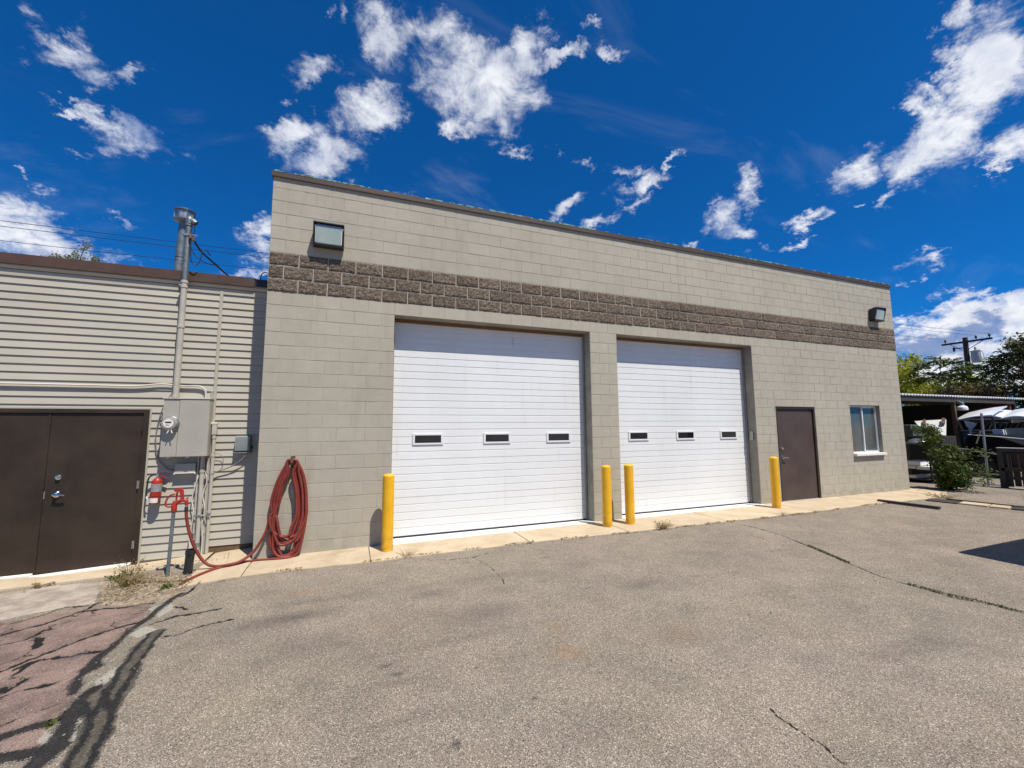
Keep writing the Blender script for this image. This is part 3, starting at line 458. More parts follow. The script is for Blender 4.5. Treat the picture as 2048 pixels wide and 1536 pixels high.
# ------------------------------------------------------------------ block building
OPEN = [(4.5*B, 13.5*B, -1, 18*H), (15*B, 24*B, -1, 18*H), (10.40, 11.735, -1, 2.27), (13.055, 14.262, 1.10, 2.337)]
WALLW, TOP = 37.5*B, 28*H
def make_block_building():
    root = thing('block_building', 'long beige painted block garage building with two white overhead doors and a brown rough band', 'building', (7.62, 0, 0))
    o0 = wloc(root)
    # core of the wall: mortar behind the face of the blocks
    JY = .0042
    mb = MB()
    for a, b, c, d in [(.002, 4.5*B, -.3, 18*H), (13.5*B, 15*B, -.3, 18*H), (24*B, 10.40, -.3, 18*H), (11.735, 13.055, -.3, 18*H), (14.262, WALLW-.002, -.3, 18*H),
                       (10.40, 11.735, 2.27, 18*H), (13.055, 14.262, -.3, 1.10), (13.055, 14.262, 2.337, 18*H), (.002, WALLW-.002, 18*H, 19*H), (.002, WALLW-.002, 22*H, TOP)]: mb.box(a, b, JY, .20, c, d)
    part('mortar_joints', mb, 'mortar', root)
    mb = MB(); mb.box(.002, WALLW-.002, .001, .20, 19*H, 22*H); part('mortar_joints', mb, 'light_mortar', root)
    # painted returns of the openings (jambs and head), standing 3 mm proud of the core
    mb = MB(); e = .003
    for a, b in ((4.5*B, 13.5*B), (15*B, 24*B)):
        mb.box(a-.05, a+e, .012, .21, -.1, 18*H-.003); mb.box(b-e, b+.05, .012, .21, -.1, 18*H-.003); mb.box(a+e, b-e, .012, .21, 18*H-e, 18*H+.05)
    part('opening_reveal', mb, 'reveal', root)
    mb = MB()
    mb.box(14.262-e, 14.3, .012, .14, 1.09, 2.337); mb.box(13.0, 13.055+e, .012, .14, 1.09, 2.337); mb.box(13.055+e, 14.262-e, .012, .14, 2.337-e, 2.38); mb.box(13.055+e, 14.262-e, .012, .14, 1.05, 1.10+e)
    part('opening_reveal', mb, 'reveal', root)
    # the shell behind: side walls, back wall, roof
    mb = MB(); mb.box(.0, .2, .2, 13, -.3, TOP-.01); mb.box(WALLW-.2, WALLW, .2, 13, -.3, TOP-.01); mb.box(.2, WALLW-.2, 12.8, 13, -.3, TOP-.01); part('side_wall', mb, 'block', root)
    mb = MB(); mb.box(.2, WALLW-.2, .2, 12.8, 5.0, 5.15); part('roof', mb, 'roofing', root)
    mb = MB(); mb.box(.3, WALLW-.3, 3.2, 3.25, -.1, 4.9); mb.box(.3, WALLW-.3, .3, 3.2, -.12, -.05); part('interior', mb, 'shed_dark', root)
    # blocks
    cache = {}
    def bmesh_block(w, h):
        k = (round(w, 3), round(h, 3))
        if k not in cache:
            mb = MB(); j = .0030; a, b, c, d = j, w-j, j, h-j; ch = .003
            back = [(a, .03, c), (b, .03, c), (b, .03, d), (a, .03, d)]; mid = [(a, ch, c), (b, ch, c), (b, ch, d), (a, ch, d)]; fr = [(a+ch, 0, c+ch), (b-ch, 0, c+ch), (b-ch, 0, d-ch), (a+ch, 0, d-ch)]
            mb.add(back+mid+fr, [(8, 9, 10, 11)]+[(4+i, 4+(i+1) % 4, 8+(i+1) % 4, 8+i) for i in range(4)]+[(i, (i+1) % 4, 4+(i+1) % 4, 4+i) for i in range(4)])
            cache[k] = mb.mesh('block', 'block')
        return cache[k]
    items = []
    for k in range(28):
        if 19 <= k <= 21: continue
        z0, z1 = k*H, (k+1)*H
        if k == 27: z1 = z0+H
        x = 0. if k % 2 else -.5*B
        while x < WALLW-.01:
            segs = [(max(x, 0), min(x+B, WALLW), z0, z1)]
            for a, b, c, d in OPEN:
                new = []
                for (sa, sb, sc, sd) in segs:
                    if sb <= a+1e-4 or sa >= b-1e-4 or sd <= c+1e-4 or sc >= d-1e-4: new.append((sa, sb, sc, sd)); continue
                    if sa < a: new.append((sa, a, sc, sd))
                    if sb > b: new.append((b, sb, sc, sd))
                    m0, m1 = max(sa, a), min(sb, b)
                    if sc < c: new.append((m0, m1, sc, c))
                    if sd > d: new.append((m0, m1, d, sd))
                segs = new
            items += [s for s in segs if s[1]-s[0] > .035 and s[3]-s[2] > .02]
            x += B
    vis = lambda s: (s[1]-s[0])*(s[3]-s[2])/(((s[0]+s[1])/2-CAMLOC.x)**2+CAMLOC.y**2+((s[2]+s[3])/2-CAMLOC.z)**2)**1.5
    items.sort(key=vis, reverse=True); rr = random.Random(3)
    for s in items[:296]:
        w, h = s[1]-s[0], s[3]-s[2]
        o = obj('block', bmesh_block(w, h), root, (s[0]-o0.x, rr.uniform(-.0012, .0012), s[2]))
    rest = MB()
    for s in items[296:]:
        me = bmesh_block(s[1]-s[0], s[3]-s[2]); dy = rr.uniform(-.0012, .0012)
        rest.add([(v.co.x+s[0], v.co.y+dy, v.co.z+s[2]) for v in me.vertices], [tuple(p.vertices) for p in me.polygons])
    r = part('block_courses', rest, 'block', root); r['kind'] = 'stuff'
    # rough split faced blocks of the band
    def split_mesh(w, seed):
        mb = MB(); nx, nz = max(8, int(w/.017)), 12; j = .0058; vs = []
        for iz in range(nz):
            for ix in range(nx):
                u, v = ix/(nx-1), iz/(nz-1); x, z = j+u*(w-2*j), j+v*(H-2*j)
                e = min(u*(w), (1-u)*w, v*H, (1-v)*H); q = min(e/.022, 1)
                n = mnoise.noise((x*16+seed*7, z*20, seed))*.6+mnoise.noise((x*42, z*46+seed*3, seed))*.4
                y = min(-.003-q*(.012+.017*n)-.004*mnoise.noise((x*6+seed, z*6, 2))*q, -.003-.003*q)
                if 0 < ix < nx-1: x += .006*mnoise.noise((ix*1.3, iz*1.7, seed+9))
                if 0 < iz < nz-1: z += .006*mnoise.noise((ix*1.9, iz*1.1, seed+19))
                vs.append((x, y, z))
        fs = [(a*nx+b, a*nx+b+1, (a+1)*nx+b+1, (a+1)*nx+b) for a in range(nz-1) for b in range(nx-1)]
        bk = len(vs); ring = [i for i in range(nx)]+[(a+1)*nx-1 for a in range(1, nz)]+[(nz-1)*nx+b for b in reversed(range(nx-1))]+[a*nx for a in reversed(range(1, nz-1))]
        vs += [(vs[i][0], .03, vs[i][2]) for i in ring]; n = len(ring); fs += [(ring[(i+1) % n], ring[i], bk+i, bk+(i+1) % n) for i in range(n)]
        return mb.add(vs, fs).mesh('split_face_block', 'split', fix=False)
    full = [split_mesh(B, s) for s in range(10)]; half = [split_mesh(B/2, s+40) for s in range(5)]
    for k in (19, 20, 21):
        x = 0. if k % 2 else -.5*B
        while x < WALLW-.01:
            a, b = max(x, 0), min(x+B, WALLW)
            me = rr.choice(full) if b-a > .3 else rr.choice(half)
            obj('split_face_block', me, root, (a-o0.x, rr.uniform(-.003, .003), k*H)); x += B
    # parapet cap flashing and the torn membrane along it
    mb = MB(); mb.prism([(-.022, 5.652), (-.030, 5.648), (-.032, 5.662), (-.024, 5.668), (-.024, 5.738), (.0, 5.752), (.22, 5.752), (.22, 5.65), (.0, 5.652)], -.02, WALLW+.02, 'x'); part('parapet_cap', mb, 'cap', root)
    mb = MB(); x = -.015; top = []
    while x < WALLW:
        a = max(0, mnoise.noise((x*.9, 3, 0))*.6+mnoise.noise((x*7, 0, 0))*.7+.10); top.append((x, a)); x += .03
    n = len(top); vs = []
    for x, a in top: vs += [(x, -.0265, 5.742-.03*a-.004), (x, -.022, 5.752+.022*a), (x, .02, 5.757+.014*a)]
    mb.add(vs, [(i*3+j, (i+1)*3+j, (i+1)*3+j+1, i*3+j+1) for i in range(n-1) for j in (0, 1) if top[i][1] > .04]); part('torn_membrane', mb, 'membrane', root)['kind'] = 'stuff'
    # overhead doors
    def overhead(xa, xb, wins, zb):
        d = bpy.data.objects.new('overhead_door', None); C.objects.link(d); d.parent = root; d.location = (xa-o0.x, .26, zb)
        P = H*.6; pitch = .6096/5
        prof = [(0, .004)]
        for r in range(5):
            z = r*pitch; prof += [(0, z+.012), (0, z+pitch-.006)]
            if r < 4: prof += [(.0068, z+pitch-.003), (.0068, z+pitch+.001)]
        prof = [(.012, .0015)]+prof+[(0, .6075), (.012, .6088)]
        mb = MB(); mb.strip(prof, -.06, xb-xa+.06); me = mb.mesh('door_section', 'door_white', fix=False)
        for s in range(6): obj('door_section', me, d, (0, 0, .6096*s))
        o1 = wloc(d)
        mb = MB(); mb.box(xa-.06, xb+.06, .27, .29, .07, 3.75); part('door_back', mb, 'black_rubber', d)
        mb = MB(); mb.box(xa-.05, xb+.05, .254, .28, zb-.045, zb-.0002); part('bottom_seal', mb, 'black_rubber', d)
        mb = MB(); mb.box(xa, xb, .225, .262, 3.600, 3.652); part('weather_strip', mb, 'soffit_wood', d)
        for ja, jb in ((xb-.028, xb-.004), (xa+.004, xa+.028)):
            mb = MB(); mb.box(ja, jb, .215, .257, .06, 3.655); part('side_jamb', mb, 'reveal', d)
        for (a, b, c, dd) in wins:
            mb = MB(); f = .038
            for q in ((a, b, dd-f*.8, dd), (a, b, c, c+f*.8), (a, a+f, c+f*.8, dd-f*.8), (b-f, b, c+f*.8, dd-f*.8)): mb.cbox(q[0], q[1], .243, .262, q[2], q[3], .004)
            part('window_frame', mb, 'white_frame', d)
            mb = MB(); mb.box(a+f-.004, b-f+.004, .251, .262, c+f*.8-.004, dd-f*.8+.004); part('window_pane', mb, 'dark_glass', d)
        return d
    overhead(4.5*B, 13.5*B, [(2.187, 2.702, 1.541, 1.728), (3.42, 3.931, 1.541, 1.728), (4.651, 5.159, 1.541, 1.728)], .085)
    overhead(15*B, 24*B, [(6.488, 6.986, 1.541, 1.728), (7.711, 8.208, 1.541, 1.728), (8.938, 9.438, 1.541, 1.728)], .108)
    # concrete thresholds in the two openings, strong sunlight put into their near-white colour
    for a, b, zb in ((4.5*B, 13.5*B, .085), (15*B, 24*B, .108)):
        mb = MB(); v = []
        for x in np.linspace(a+.004, b-.004, 12): v += [(x, -.085, float(G(x))+.008), (x, -.075, float(G(x))+.0145), (x, .30, zb-.026)]
        mb.add(v, [(i*3+j, (i+1)*3+j, (i+1)*3+j+1, i*3+j+1) for i in range(11) for j in (0, 1)]); part('door_threshold', mb, 'sill_white', root, True)
    # personnel door
    d = bpy.data.objects.new('personnel_door', None); C.objects.link(d); d.parent = root; d.location = (11.07-o0.x, 0, .1)
    zb = .10
    mb = MB(); mb.box(10.402, 10.452, .012, .16, .09, 2.268); mb.box(11.683, 11.733, .012, .16, .09, 2.268); mb.box(10.452, 11.683, .012, .16, 2.222, 2.268); mb.box(10.452, 10.466, .10, .16, .09, 2.222); mb.box(11.669, 11.683, .10, .16, .09, 2.222); part('door_frame', mb, 'brown_dark', d)
    mb = MB(); mb.cbox(10.456, 11.679, .045, .09, .118, 2.218, .003); part('door_leaf', mb, 'brown_door', d)
    mb = MB(); mb.box(10.41, 11.73, .0, .16, .08, .112); part('door_sill', mb, 'alu_threshold', d)
    for z in (.34, 1.155, 1.987):
        mb = MB(); mb.lathe([(.009, -.055), (.009, .055)], 8, (11.683, .036, z)); part('hinge', mb, 'brown_dark', d, True)
    RX = Matrix.Rotation(PI/2, 4, 'X')
    mb = MB(); mb.lathe([(.033, 0), (.033, .012), (.022, .018), (.022, .03), (.0, .031)], 18, (10.57, .045, 1.30), RX); part('deadbolt', mb, 'chrome', d, True)
    mb = MB(); mb.lathe([(.036, 0), (.036, .012), (.014, .02), (.014, .06), (.012, .062)], 18, (10.58, .045, 1.095), RX); mb.tube([(10.58, -.015, 1.095), (10.61, -.018, 1.097), (10.68, -.014, 1.09)], [.012, .011, .009], 8); part('door_handle', mb, 'chrome', d, True)
    # window
    d = bpy.data.objects.new('window', None); C.objects.link(d); d.parent = root; d.location = (13.66-o0.x, .1, 1.7)
    a, b, c, e2 = 13.06, 14.257, 1.12, 2.332
    mb = MB(); f = .035
    mb.box(a, b, .085, .135, e2-f, e2); mb.box(a, b, .085, .135, c, c+f); mb.box(a, a+f, .085, .135, c+f, e2-f); mb.box(b-f, b, .085, .135, c+f, e2-f); part('window_frame', mb, 'white_frame', d)
    xm = 13.655
    mb = MB(); mb.cbox(xm-.016, xm+.022, .075, .125, c+f, e2-f, .003); part('mullion', mb, 'white_frame', d)
    mb = MB(); mb.box(xm+.022, xm+.045, .095, .125, c+f, e2-f); mb.box(b-f-.024, b-f, .095, .125, c+f, e2-f); mb.box(xm+.045, b-f-.024, .095, .125, c+f, c+f+.024); mb.box(xm+.045, b-f-.024, .095, .125, e2-f-.024, e2-f); part('sash', mb, 'alu_threshold', d)
    mb = MB(); mb.box(a+f-.002, xm-.014, .108, .113, c+f-.002, e2-f+.002); part('pane', mb, 'window_glass', d)
    mb = MB(); mb.box(xm+.043, b-f-.022, .110, .115, c+f+.022, e2-f-.022); part('pane', mb, 'window_glass', d)
    mb = MB(); mb.box(13.20, 13.29, .104, .1065, 1.165, 1.36); part('sticker', mb, 'navy_sticker', d)
    mb = MB(); mb.cbox(13.05, 14.268, -.075, .085, 1.058, 1.118, .008); part('window_sill', mb, 'sill_white', d)
    # button box on the jamb
    mb = MB(); mb.cbox(9.705, 9.752, .085, .155, 1.50, 1.70, .012); part('push_button_box', mb, 'grey_paint', root)
make_block_building()

# ------------------------------------------------------------------ siding building at the left
SY = .75
def make_siding_building():
    root = thing('siding_building', 'low annex clad in beige lap siding with brown double doors at the left', 'building', (-2.6, SY, -.1)); o0 = wloc(root)
    mb = MB(); mb.box(-6.5, -3.77, SY, SY+.15, -.3, 4.2); mb.box(-1.545, -.001, SY, SY+.15, -.3, 4.2); mb.box(-3.77, -1.545, SY, SY+.15, 2.11, 4.2); part('wall', mb, 'mortar', root)
    mb = MB(); mb.box(-6.5, -6.35, SY+.15, 10, -.3, 4.2); mb.box(-6.5, -.001, 10, 10.15, -.3, 4.2); part('side_wall', mb, 'siding', root)
    mb = MB(); mb.prism([(SY-.07, 4.195), (SY-.07, 4.232), (SY, 4.25), (10.2, 4.05), (10.2, 3.98)], -6.6, -.004, 'x'); part('roof', mb, 'roofing', root)
    mb = MB(); mb.prism([(SY-.082, 4.095), (SY-.082, 4.240), (SY-.05, 4.247), (SY-.05, 4.095)], -6.6, -.30, 'x'); part('fascia', mb, 'brown_fascia', root)
    mb = MB(); mb.prism([(SY-.08, 4.112), (SY-.08, 4.23), (SY-.05, 4.23), (SY-.05, 4.112)], -.295, -.004, 'x'); part('fascia', mb, 'dark_bronze', root, label='black right end of the fascia')  # right end piece, much darker than the brown fascia
    mb = MB(); mb.prism([(SY-.049, 4.11), (SY-.060, 4.075), (SY-.035, 4.04), (SY-.02, 4.04), (SY-.02, 4.19), (SY-.049, 4.19)], -6.6, -.004, 'x'); part('gutter_trim', mb, 'siding', root)
    mb = MB(); mb.box(-6.5, -.004, SY-.028, SY, 3.945, 4.03); part('frieze_board', mb, 'siding', root)
    p = .1103; prof = [(.012, .010), (-.021, .0), (-.0225, .004), (-.0205, .014), (-.003, p+.012)]
    cache = {}
    def board(a, b, z, clip=None):
        k = round(b-a, 3)
        if k not in cache: mb = MB(); mb.strip(prof, 0, b-a); cache[k] = mb.mesh('siding_board', 'siding', fix=False)
        obj('siding_board', cache[k], root, (a-o0.x, SY-.002-o0.y, z-o0.z))
    for k in range(37):
        z = 3.932-p*(k+1)+.012
        if z < -.10: break
        right_floor = .045
        if z+p > 2.16: spans = [(-6.5, -.772)]
        elif z+p > 2.13: spans = [(-6.5, -.772)]
        else: spans = [(-6.5, -3.80), (-1.518, -.772)]
        if z > right_floor-.02: spans.append((-.728, -.004))
        for a, b in spans: board(a, b, z)
    mb = MB(); mb.box(-.728, -.004, SY-.012, SY, -.06, .075); part('sill_plate', mb, 'wood_brown', root)
    mb = MB(); mb.cbox(-.772, -.728, SY-.032, SY, .0, 4.0, .005); part('trim_post', mb, 'siding', root)
    mb = MB(); mb.box(-1.538, -1.516, SY-.026, SY, -.09, 2.135); mb.box(-3.80, -1.538, SY-.026, SY, 2.118, 2.14); mb.box(-3.80, -3.78, SY-.026, SY, -.12, 2.118); part('door_channel', mb, 'siding', root)
    # double doors
    d = bpy.data.objects.new('double_door', None); C.objects.link(d); d.parent = root; d.location = Vector((-2.62, SY, -.1))-o0
    mb = MB(); mb.cbox(-1.60, -1.539, SY-.05, SY+.1, -.115, 2.115, .004); mb.cbox(-3.78, -3.70, SY-.05, SY+.1, -.13, 2.115, .004); mb.cbox(-3.70, -1.60, SY-.05, SY+.1, 2.058, 2.115, .004); part('door_frame', mb, 'brown_dark', d)
    def leaf(a, b, z0):
        mb = MB(); mb.cbox(a, b, SY-.028, SY+.016, z0, 2.052, .003); return part('door_leaf', mb, 'brown_dark', d)
    lr = leaf(-2.6185, -1.607, -.066); ll = leaf(-3.692, -2.6205, -.078)
    mb = MB(); mb.box(-2.650, -2.622, SY-.034, SY-.028, -.06, 2.04); part('astragal', mb, 'brown_dark', d)
    RX = Matrix.Rotation(PI/2, 4, 'X')
    for z in (.21, 1.042, 1.862):
        mb = MB(); mb.lathe([(.009, -.055), (.009, .055)], 8, (-1.603, SY-.052, z)); mb.box(-1.607, -1.585, SY-.054, SY-.049, z-.055, z+.055); part('hinge', mb, 'chrome' if z < 1.5 else 'brown_dark', d, True)
    mb = MB(); mb.lathe([(.034, 0), (.034, .012), (.024, .018), (.024, .032), (.0, .033)], 20, (-2.482, SY-.028, 1.183), RX); part('deadbolt', mb, 'chrome', d, True)
    mb = MB(); mb.lathe([(.046, 0), (.046, .010), (.036, .022), (.02, .028), (.02, .065), (.016, .068)], 22, (-2.485, SY-.028, .955), RX); mb.tube([(-2.485, SY-.092, .955), (-2.45, SY-.098, .955), (-2.37, SY-.092, .945)], [.014, .012, .010], 8); part('door_handle', mb, 'chrome', d, True)
    mb = MB(); mb.box(-2.617, -2.606, SY-.031, SY-.027, .90, 1.0); part('strike_plate', mb, 'chrome', d)
    for a, b, t in ((-2.655, -1.607, 1), (-3.692, -2.64, 0)):
        z = lambda x: float(G(x))+.03
        mb = MB(); o = len(mb.v); y0, y1 = SY-.06-.03*t, SY-.027
        v = []
        for x in (a, b):
            q = z(x)-(.028 if (t and x == a) else 0); v += [(x, y0-(.05 if (t and x == a) else 0), q-.008), (x, y0-(.05 if (t and x == a) else 0), q+.012), (x, y1, q+.024), (x, y1, q-.008)]
        mb.add(v, [(0, 4, 5, 1), (1, 5, 6, 2), (2, 6, 7, 3), (3, 7, 4, 0), (0, 1, 2, 3), (7, 6, 5, 4)]); part('door_sweep', mb, 'sill_white', d, label='bent loose white door sweep' if t else None)
make_siding_building()

# ------------------------------------------------------------------ things on the walls
def wall_pack(x0, x1, label):
    y = 0; z0, z1 = 4.615, 4.955
    t = thing('wall_light', label, 'wall light', ((x0+x1)/2, 0, 4.85), 'flood lights on the block wall')
    w = x1-x0; cx = (x0+x1)/2
    mb = MB(); mb.cbox(x0, x1, -.05, .0, z0, z1-.02, .012); part('housing', mb, 'dark_bronze', t)
    # open hood with cheeks
    mb = MB()
    prof = [(-.02, z0), (-.02, z1-.015), (-.198, z1-.005), (-.205, z1-.022), (-.128, z0-.006)]
    for a in (x0-.006, x1-.008): mb.prism(prof, a, a+.014, 'x')
    mb.prism([(-.095, z1-.018), (-.095, z1), (-.207, z1+.004), (-.210, z1-.012)], x0-.006, x1+.006, 'x'); mb.prism([(-.02, z0-.004), (-.02, z0+.018), (-.140, z0+.022), (-.132, z0-.006)], x0-.006, x1+.006, 'x'); part('hood', mb, 'dark_bronze', t)
    mb = MB(); mb.box(x0+.03, x1-.03, -.17, -.04, z1-.075, z1-.03); part('reflector', mb, 'galvanized', t)
    # sloping lens with a bright rim
    def q(u, v, dy): return (x0+.022+u*(w-.044), -.130-.045*v+dy, z0+.022+v*(z1-z0-.088))
    def rr(u0, u1, v0, v1, dy0, dy1, c=.06):
        out = [(u0+c, v0), (u1-c, v0), (u1, v0+c*1.3), (u1, v1-c*.6), (u1-c*.5, v1), (u0+c*.5, v1), (u0, v1-c*.6), (u0, v0+c*1.3)]; n = 8
        return [q(u, v, dy0) for u, v in out]+[q(u, v, dy1) for u, v in out], [tuple(range(n)), tuple(reversed(range(n, 2*n)))]+[(i, (i+1) % n, n+(i+1) % n, n+i) for i in range(n)]
    mb = MB(); mb.add(*rr(0, 1, 0, 1, -.002, .03)); part('lens_rim', mb, 'white_frame', t)
    mb = MB(); mb.add(*rr(.035, .965, .045, .955, -.010, .02)); part('lens', mb, 'lens', t)
    return t
wall_pack(.600, 1.025, 'boxy bronze wall light with a greenish lens above the rough band near the left corner')
wall_pack(14.19, 14.58, 'boxy bronze wall light high at the far right end of the wall')

def bollard(x, y, h, label):
    z = float(G(x)); t = thing('bollard', label, 'bollard', (x, y, z), 'yellow bollards guarding the overhead doors'); r = .083
    mb = MB(); mb.lathe([(r, -.05), (r, h-.012)], 28, (x, y, z)); part('post', mb, 'yellow', t, True)
    mb = MB(); mb.lathe([(r+.0005, h-.012), (r-.004, h), (r*.8, h+.012), (r*.4, h+.02), (.001, h+.022)], 28, (x, y, z)); part('cap', mb, 'yellow', t, True)
bollard(1.772, -.338, 1.085, 'yellow bollard standing left of the first overhead door beside the coiled red hose')
bollard(5.50, -.405, 1.045, 'yellow bollard in front of the pier, left one of the close pair')
bollard(5.985, -.400, 1.045, 'yellow bollard in front of the pier, right one of the close pair')
bollard(9.67, -.42, 1.05, 'yellow bollard standing just left of the brown personnel door')

def pipe(name, pts, r, m, label, cat, n=10, group=None, smooth=True):
    mb = MB(); mb.tube(pts, r, n); return single(name, mb, m, label, cat, tuple(pts[0]), group, smooth)

# electric cabinet with meter
def cabinet():
    t = thing('electric_cabinet', 'grey metal electric cabinet with a round glass meter on the siding', 'electric box', (-1.04, SY-.02, 1.425))
    x0, x1, y0, y1, z0, z1 = -1.327, -.756, .56, SY-.01, 1.425, 2.278
    mb = MB(); mb.cbox(x0, x1, y0, y1, z0, z1, .004); part('cabinet_body', mb, 'grey_paint', t)
    xm = -1.130
    mb = MB(); mb.cbox(x0+.004, xm-.003, y0-.011, y0, z0+.006, 1.787, .003); part('cover', mb, 'grey_paint', t)
    mb = MB(); mb.cbox(x0+.004, xm-.003, y0-.011, y0, 1.792, z1-.012, .003); part('cover', mb, 'grey_paint', t)
    mb = MB(); mb.cbox(xm+.003, x1-.004, y0-.016, y0, z0+.004, z1-.012, .004); part('cover', mb, 'grey_paint', t)
    mb = MB(); mb.prism([(y0-.026, z1-.008), (y0-.022, z1+.004), (y1, z1+.012), (y1, z1-.008)], x0-.006, x1+.006, 'x'); part('rain_hood', mb, 'grey_paint', t)
    for x in (-1.22, -.99):
        mb = MB(); mb.box(x-.02, x+.02, y0-.014, y0+.01, z0-.014, z0+.004); part('latch', mb, 'galvanized', t)
    RX = Matrix.Rotation(PI/2, 4, 'X'); c = (-1.218, y0-.010, 1.905)
    m = bpy.data.objects.new('meter', None); C.objects.link(m); m.parent = t; m.location = Vector(c)-wloc(t)
    mb = MB(); mb.lathe([(.110, 0), (.110, .030), (.104, .036), (.096, .036), (.096, 0)], 32, c, RX); part('meter_ring', mb, 'galvanized', m, True)
    mb = MB(); mb.lathe([(.096, .02), (.096, .070), (.088, .088), (.066, .096), (.001, .098)], 32, c, RX); part('meter_glass', mb, 'meter_glass', m, True)
    y = c[1]-.0985
    mb = MB(); mb.lathe([(.062, 0), (.062, .0015), (.001, .0016)], 28, (c[0], y, c[2]+.005), RX); part('dial_plate', mb, 'white_label', m)
    mb = MB(); mb.box(c[0]-.036, c[0]+.036, y-.004, y-.001, c[2]+.010, c[2]+.030); part('display', mb, 'black_plastic', m)
    mb = MB(); mb.box(c[0]-.030, c[0]+.010, y-.003, y-.001, c[2]-.028, c[2]-.012); part('nameplate', mb, 'grey_label', m)
    for s in (-1, 1):
        mb = MB(); mb.tube([(c[0]+.02+s*.012, y+.02, c[2]-.088), (c[0]+.02+s*.03, y+.01, c[2]-.135)], .0065, 6); part('seal_tag', mb, 'white_label', m)
cabinet()

# service mast, flue
def mast():
    t = thing('service_mast', 'painted electric service mast rising through the roof edge to a weatherhead', 'mast', (-1.215, .625, 2.28)); x, y = -1.212, .625
    mb = MB(); mb.tube([(x, y, 2.285), (x, y, 4.06)], .040, 14); part('lower_pipe', mb, 'pipe_paint', t, True)
    mb = MB(); mb.tube([(x, y, 4.06), (x, y, 4.98)], .038, 14); part('upper_pipe', mb, 'old_galvanized', t, True)
    for z, m in ((3.36, 'pipe_paint'), (4.055, 'pipe_paint'), (3.98, 'pipe_paint'), (4.965, 'old_galvanized'), (2.31, 'pipe_paint')):
        mb = MB(); mb.lathe([(.041, -.022), (.047, -.02), (.047, .02), (.041, .022)], 14, (x, y, z)); part('collar', mb, m, t, True)
    mb = MB(); mb.lathe([(.050, 0), (.052, .02), (.050, .08), (.042, .105), (.022, .122), (.001, .126)], 16, (x+.005, y, 4.975)); mb.tube([(x+.01, y, 5.03), (x+.06, y-.01, 5.02), (x+.095, y-.015, 4.99)], [.046, .047, .040], 12); part('weatherhead', mb, 'old_galvanized', t, True)
    mb = MB(); mb.cbox(x-.075, x+.13, y-.048, y-.038, 4.775, 4.80, .002); mb.cbox(x-.075, x+.06, y+.038, y+.048, 4.775, 4.80, .002); mb.tube([(x-.06, y-.06, 4.787), (x-.06, y+.06, 4.787)], .006, 6); part('pipe_clamp', mb, 'galvanized', t)
    mb = MB(); mb.tube([(x+.045, y-.05, 4.735), (x+.05, y-.05, 4.80)], .02, 8); mb.lathe([(.012, 0), (.026, .008), (.026, .022), (.014, .03), (.026, .038), (.026, .052), (.012, .06)], 12, (x+.085, y-.05, 4.69)); part('insulator', mb, 'soffit_wood', t, True)
    mb = MB(); mb.tube([(x-.045, y+.02, 4.05), (x-.055, y-.02, 3.99), (x-.075, y+.06, 3.9)], .012, 6); part('strap', mb, 'old_galvanized', t)
mast()
def flue():
    x, y = -1.565, 1.4; t = thing('flue_pipe', 'galvanized flue pipe with a louvred round cap behind the roof edge', 'flue', (x, y, 4.2))
    mb = MB(); mb.tube([(x, y, 4.19), (x+.012, y, 4.67)], .068, 18); part('lower_flue', mb, 'old_galvanized', t, True)
    mb = MB(); mb.tube([(x+.012, y, 4.67), (x+.03, y, 5.36)], .065, 18); part('upper_flue', mb, 'old_galvanized', t, True)
    for z in (4.64, 4.70):
        mb = MB(); mb.lathe([(.069, -.006), (.073, 0), (.069, .006)], 18, (x+.012, y, z)); part('flue_band', mb, 'old_galvanized', t, True)
    c = (x+.033, y, 5.34)
    mb = MB(); mb.lathe([(.07, -.035), (.085, -.03), (.150, .0), (.152, .014), (.145, .016)], 26, c); part('cap_skirt', mb, 'galvanized', t, True)
    for k in range(8):
        a = 2*PI*k/8+.15; mb = MB(); m4 = Matrix.Translation(c) @ Matrix.Rotation(a, 4, 'Z'); mb.box(.118, .122, -.046, .046, .014, .165, m4)
        mb.box(.118, .138, .046, .050, .014, .165, m4); part('cap_louvre', mb, 'galvanized', t)
    mb = MB(); mb.lathe([(.06, .0), (.06, .15)], 16, c); part('cap_core', mb, 'black_plastic', t, True)
    mb = MB(); mb.lathe([(.150, .160), (.152, .175), (.10, .200), (.001, .208)], 26, c); part('cap_lid', mb, 'galvanized', t, True)
    mb = MB(); mb.lathe([(.085, 0), (.14, -.02), (.14, -.04)], 16, (x, y, 4.30)); part('flashing', mb, 'black_rubber', t, True)
flue()
x, y = -1.212, .625
pipe('drop_cable', spline([(x+.10, y-.05, 4.70), (-1.06, .72, 4.60), (-.93, .95, 4.50), (-.80, 1.5, 4.46), (-.55, 3.2, 4.72), (-.12, 6.5, 5.2), (.0, 7.0, 5.25)], 10), .014, 'blue_black_cable', 'thick dark service cable running from the mast down behind the roof edge', 'cable')
pipe('drop_cable', spline([(x+.085, y-.03, 5.0), (x+.085, y-.03, 4.85), (x+.055, y-.04, 4.70), (x+.06, y-.04, 4.5), (x+.085, y-.03, 4.36), (x+.14, y-.02, 4.33), (x+.18, y-.01, 4.42), (x+.20, y, 4.56), (x+.235, y+.04, 4.60), (x+.28, y+.1, 4.55)], 10), .007, 'blue_black_cable', 'thin dark wire drooping in a loop beside the mast head', 'cable')
pipe('drop_cable', spline([(x+.06, y-.03, 4.98), (x+.045, y-.04, 4.80), (x+.055, y-.04, 4.62), (x+.10, y-.03, 4.50), (x+.18, y, 4.43), (x+.27, y+.06, 4.40), (x+.34, y+.14, 4.415)], 10), .007, 'blue_black_cable', 'thin dark wire sweeping sideways under the mast clamp', 'cable')
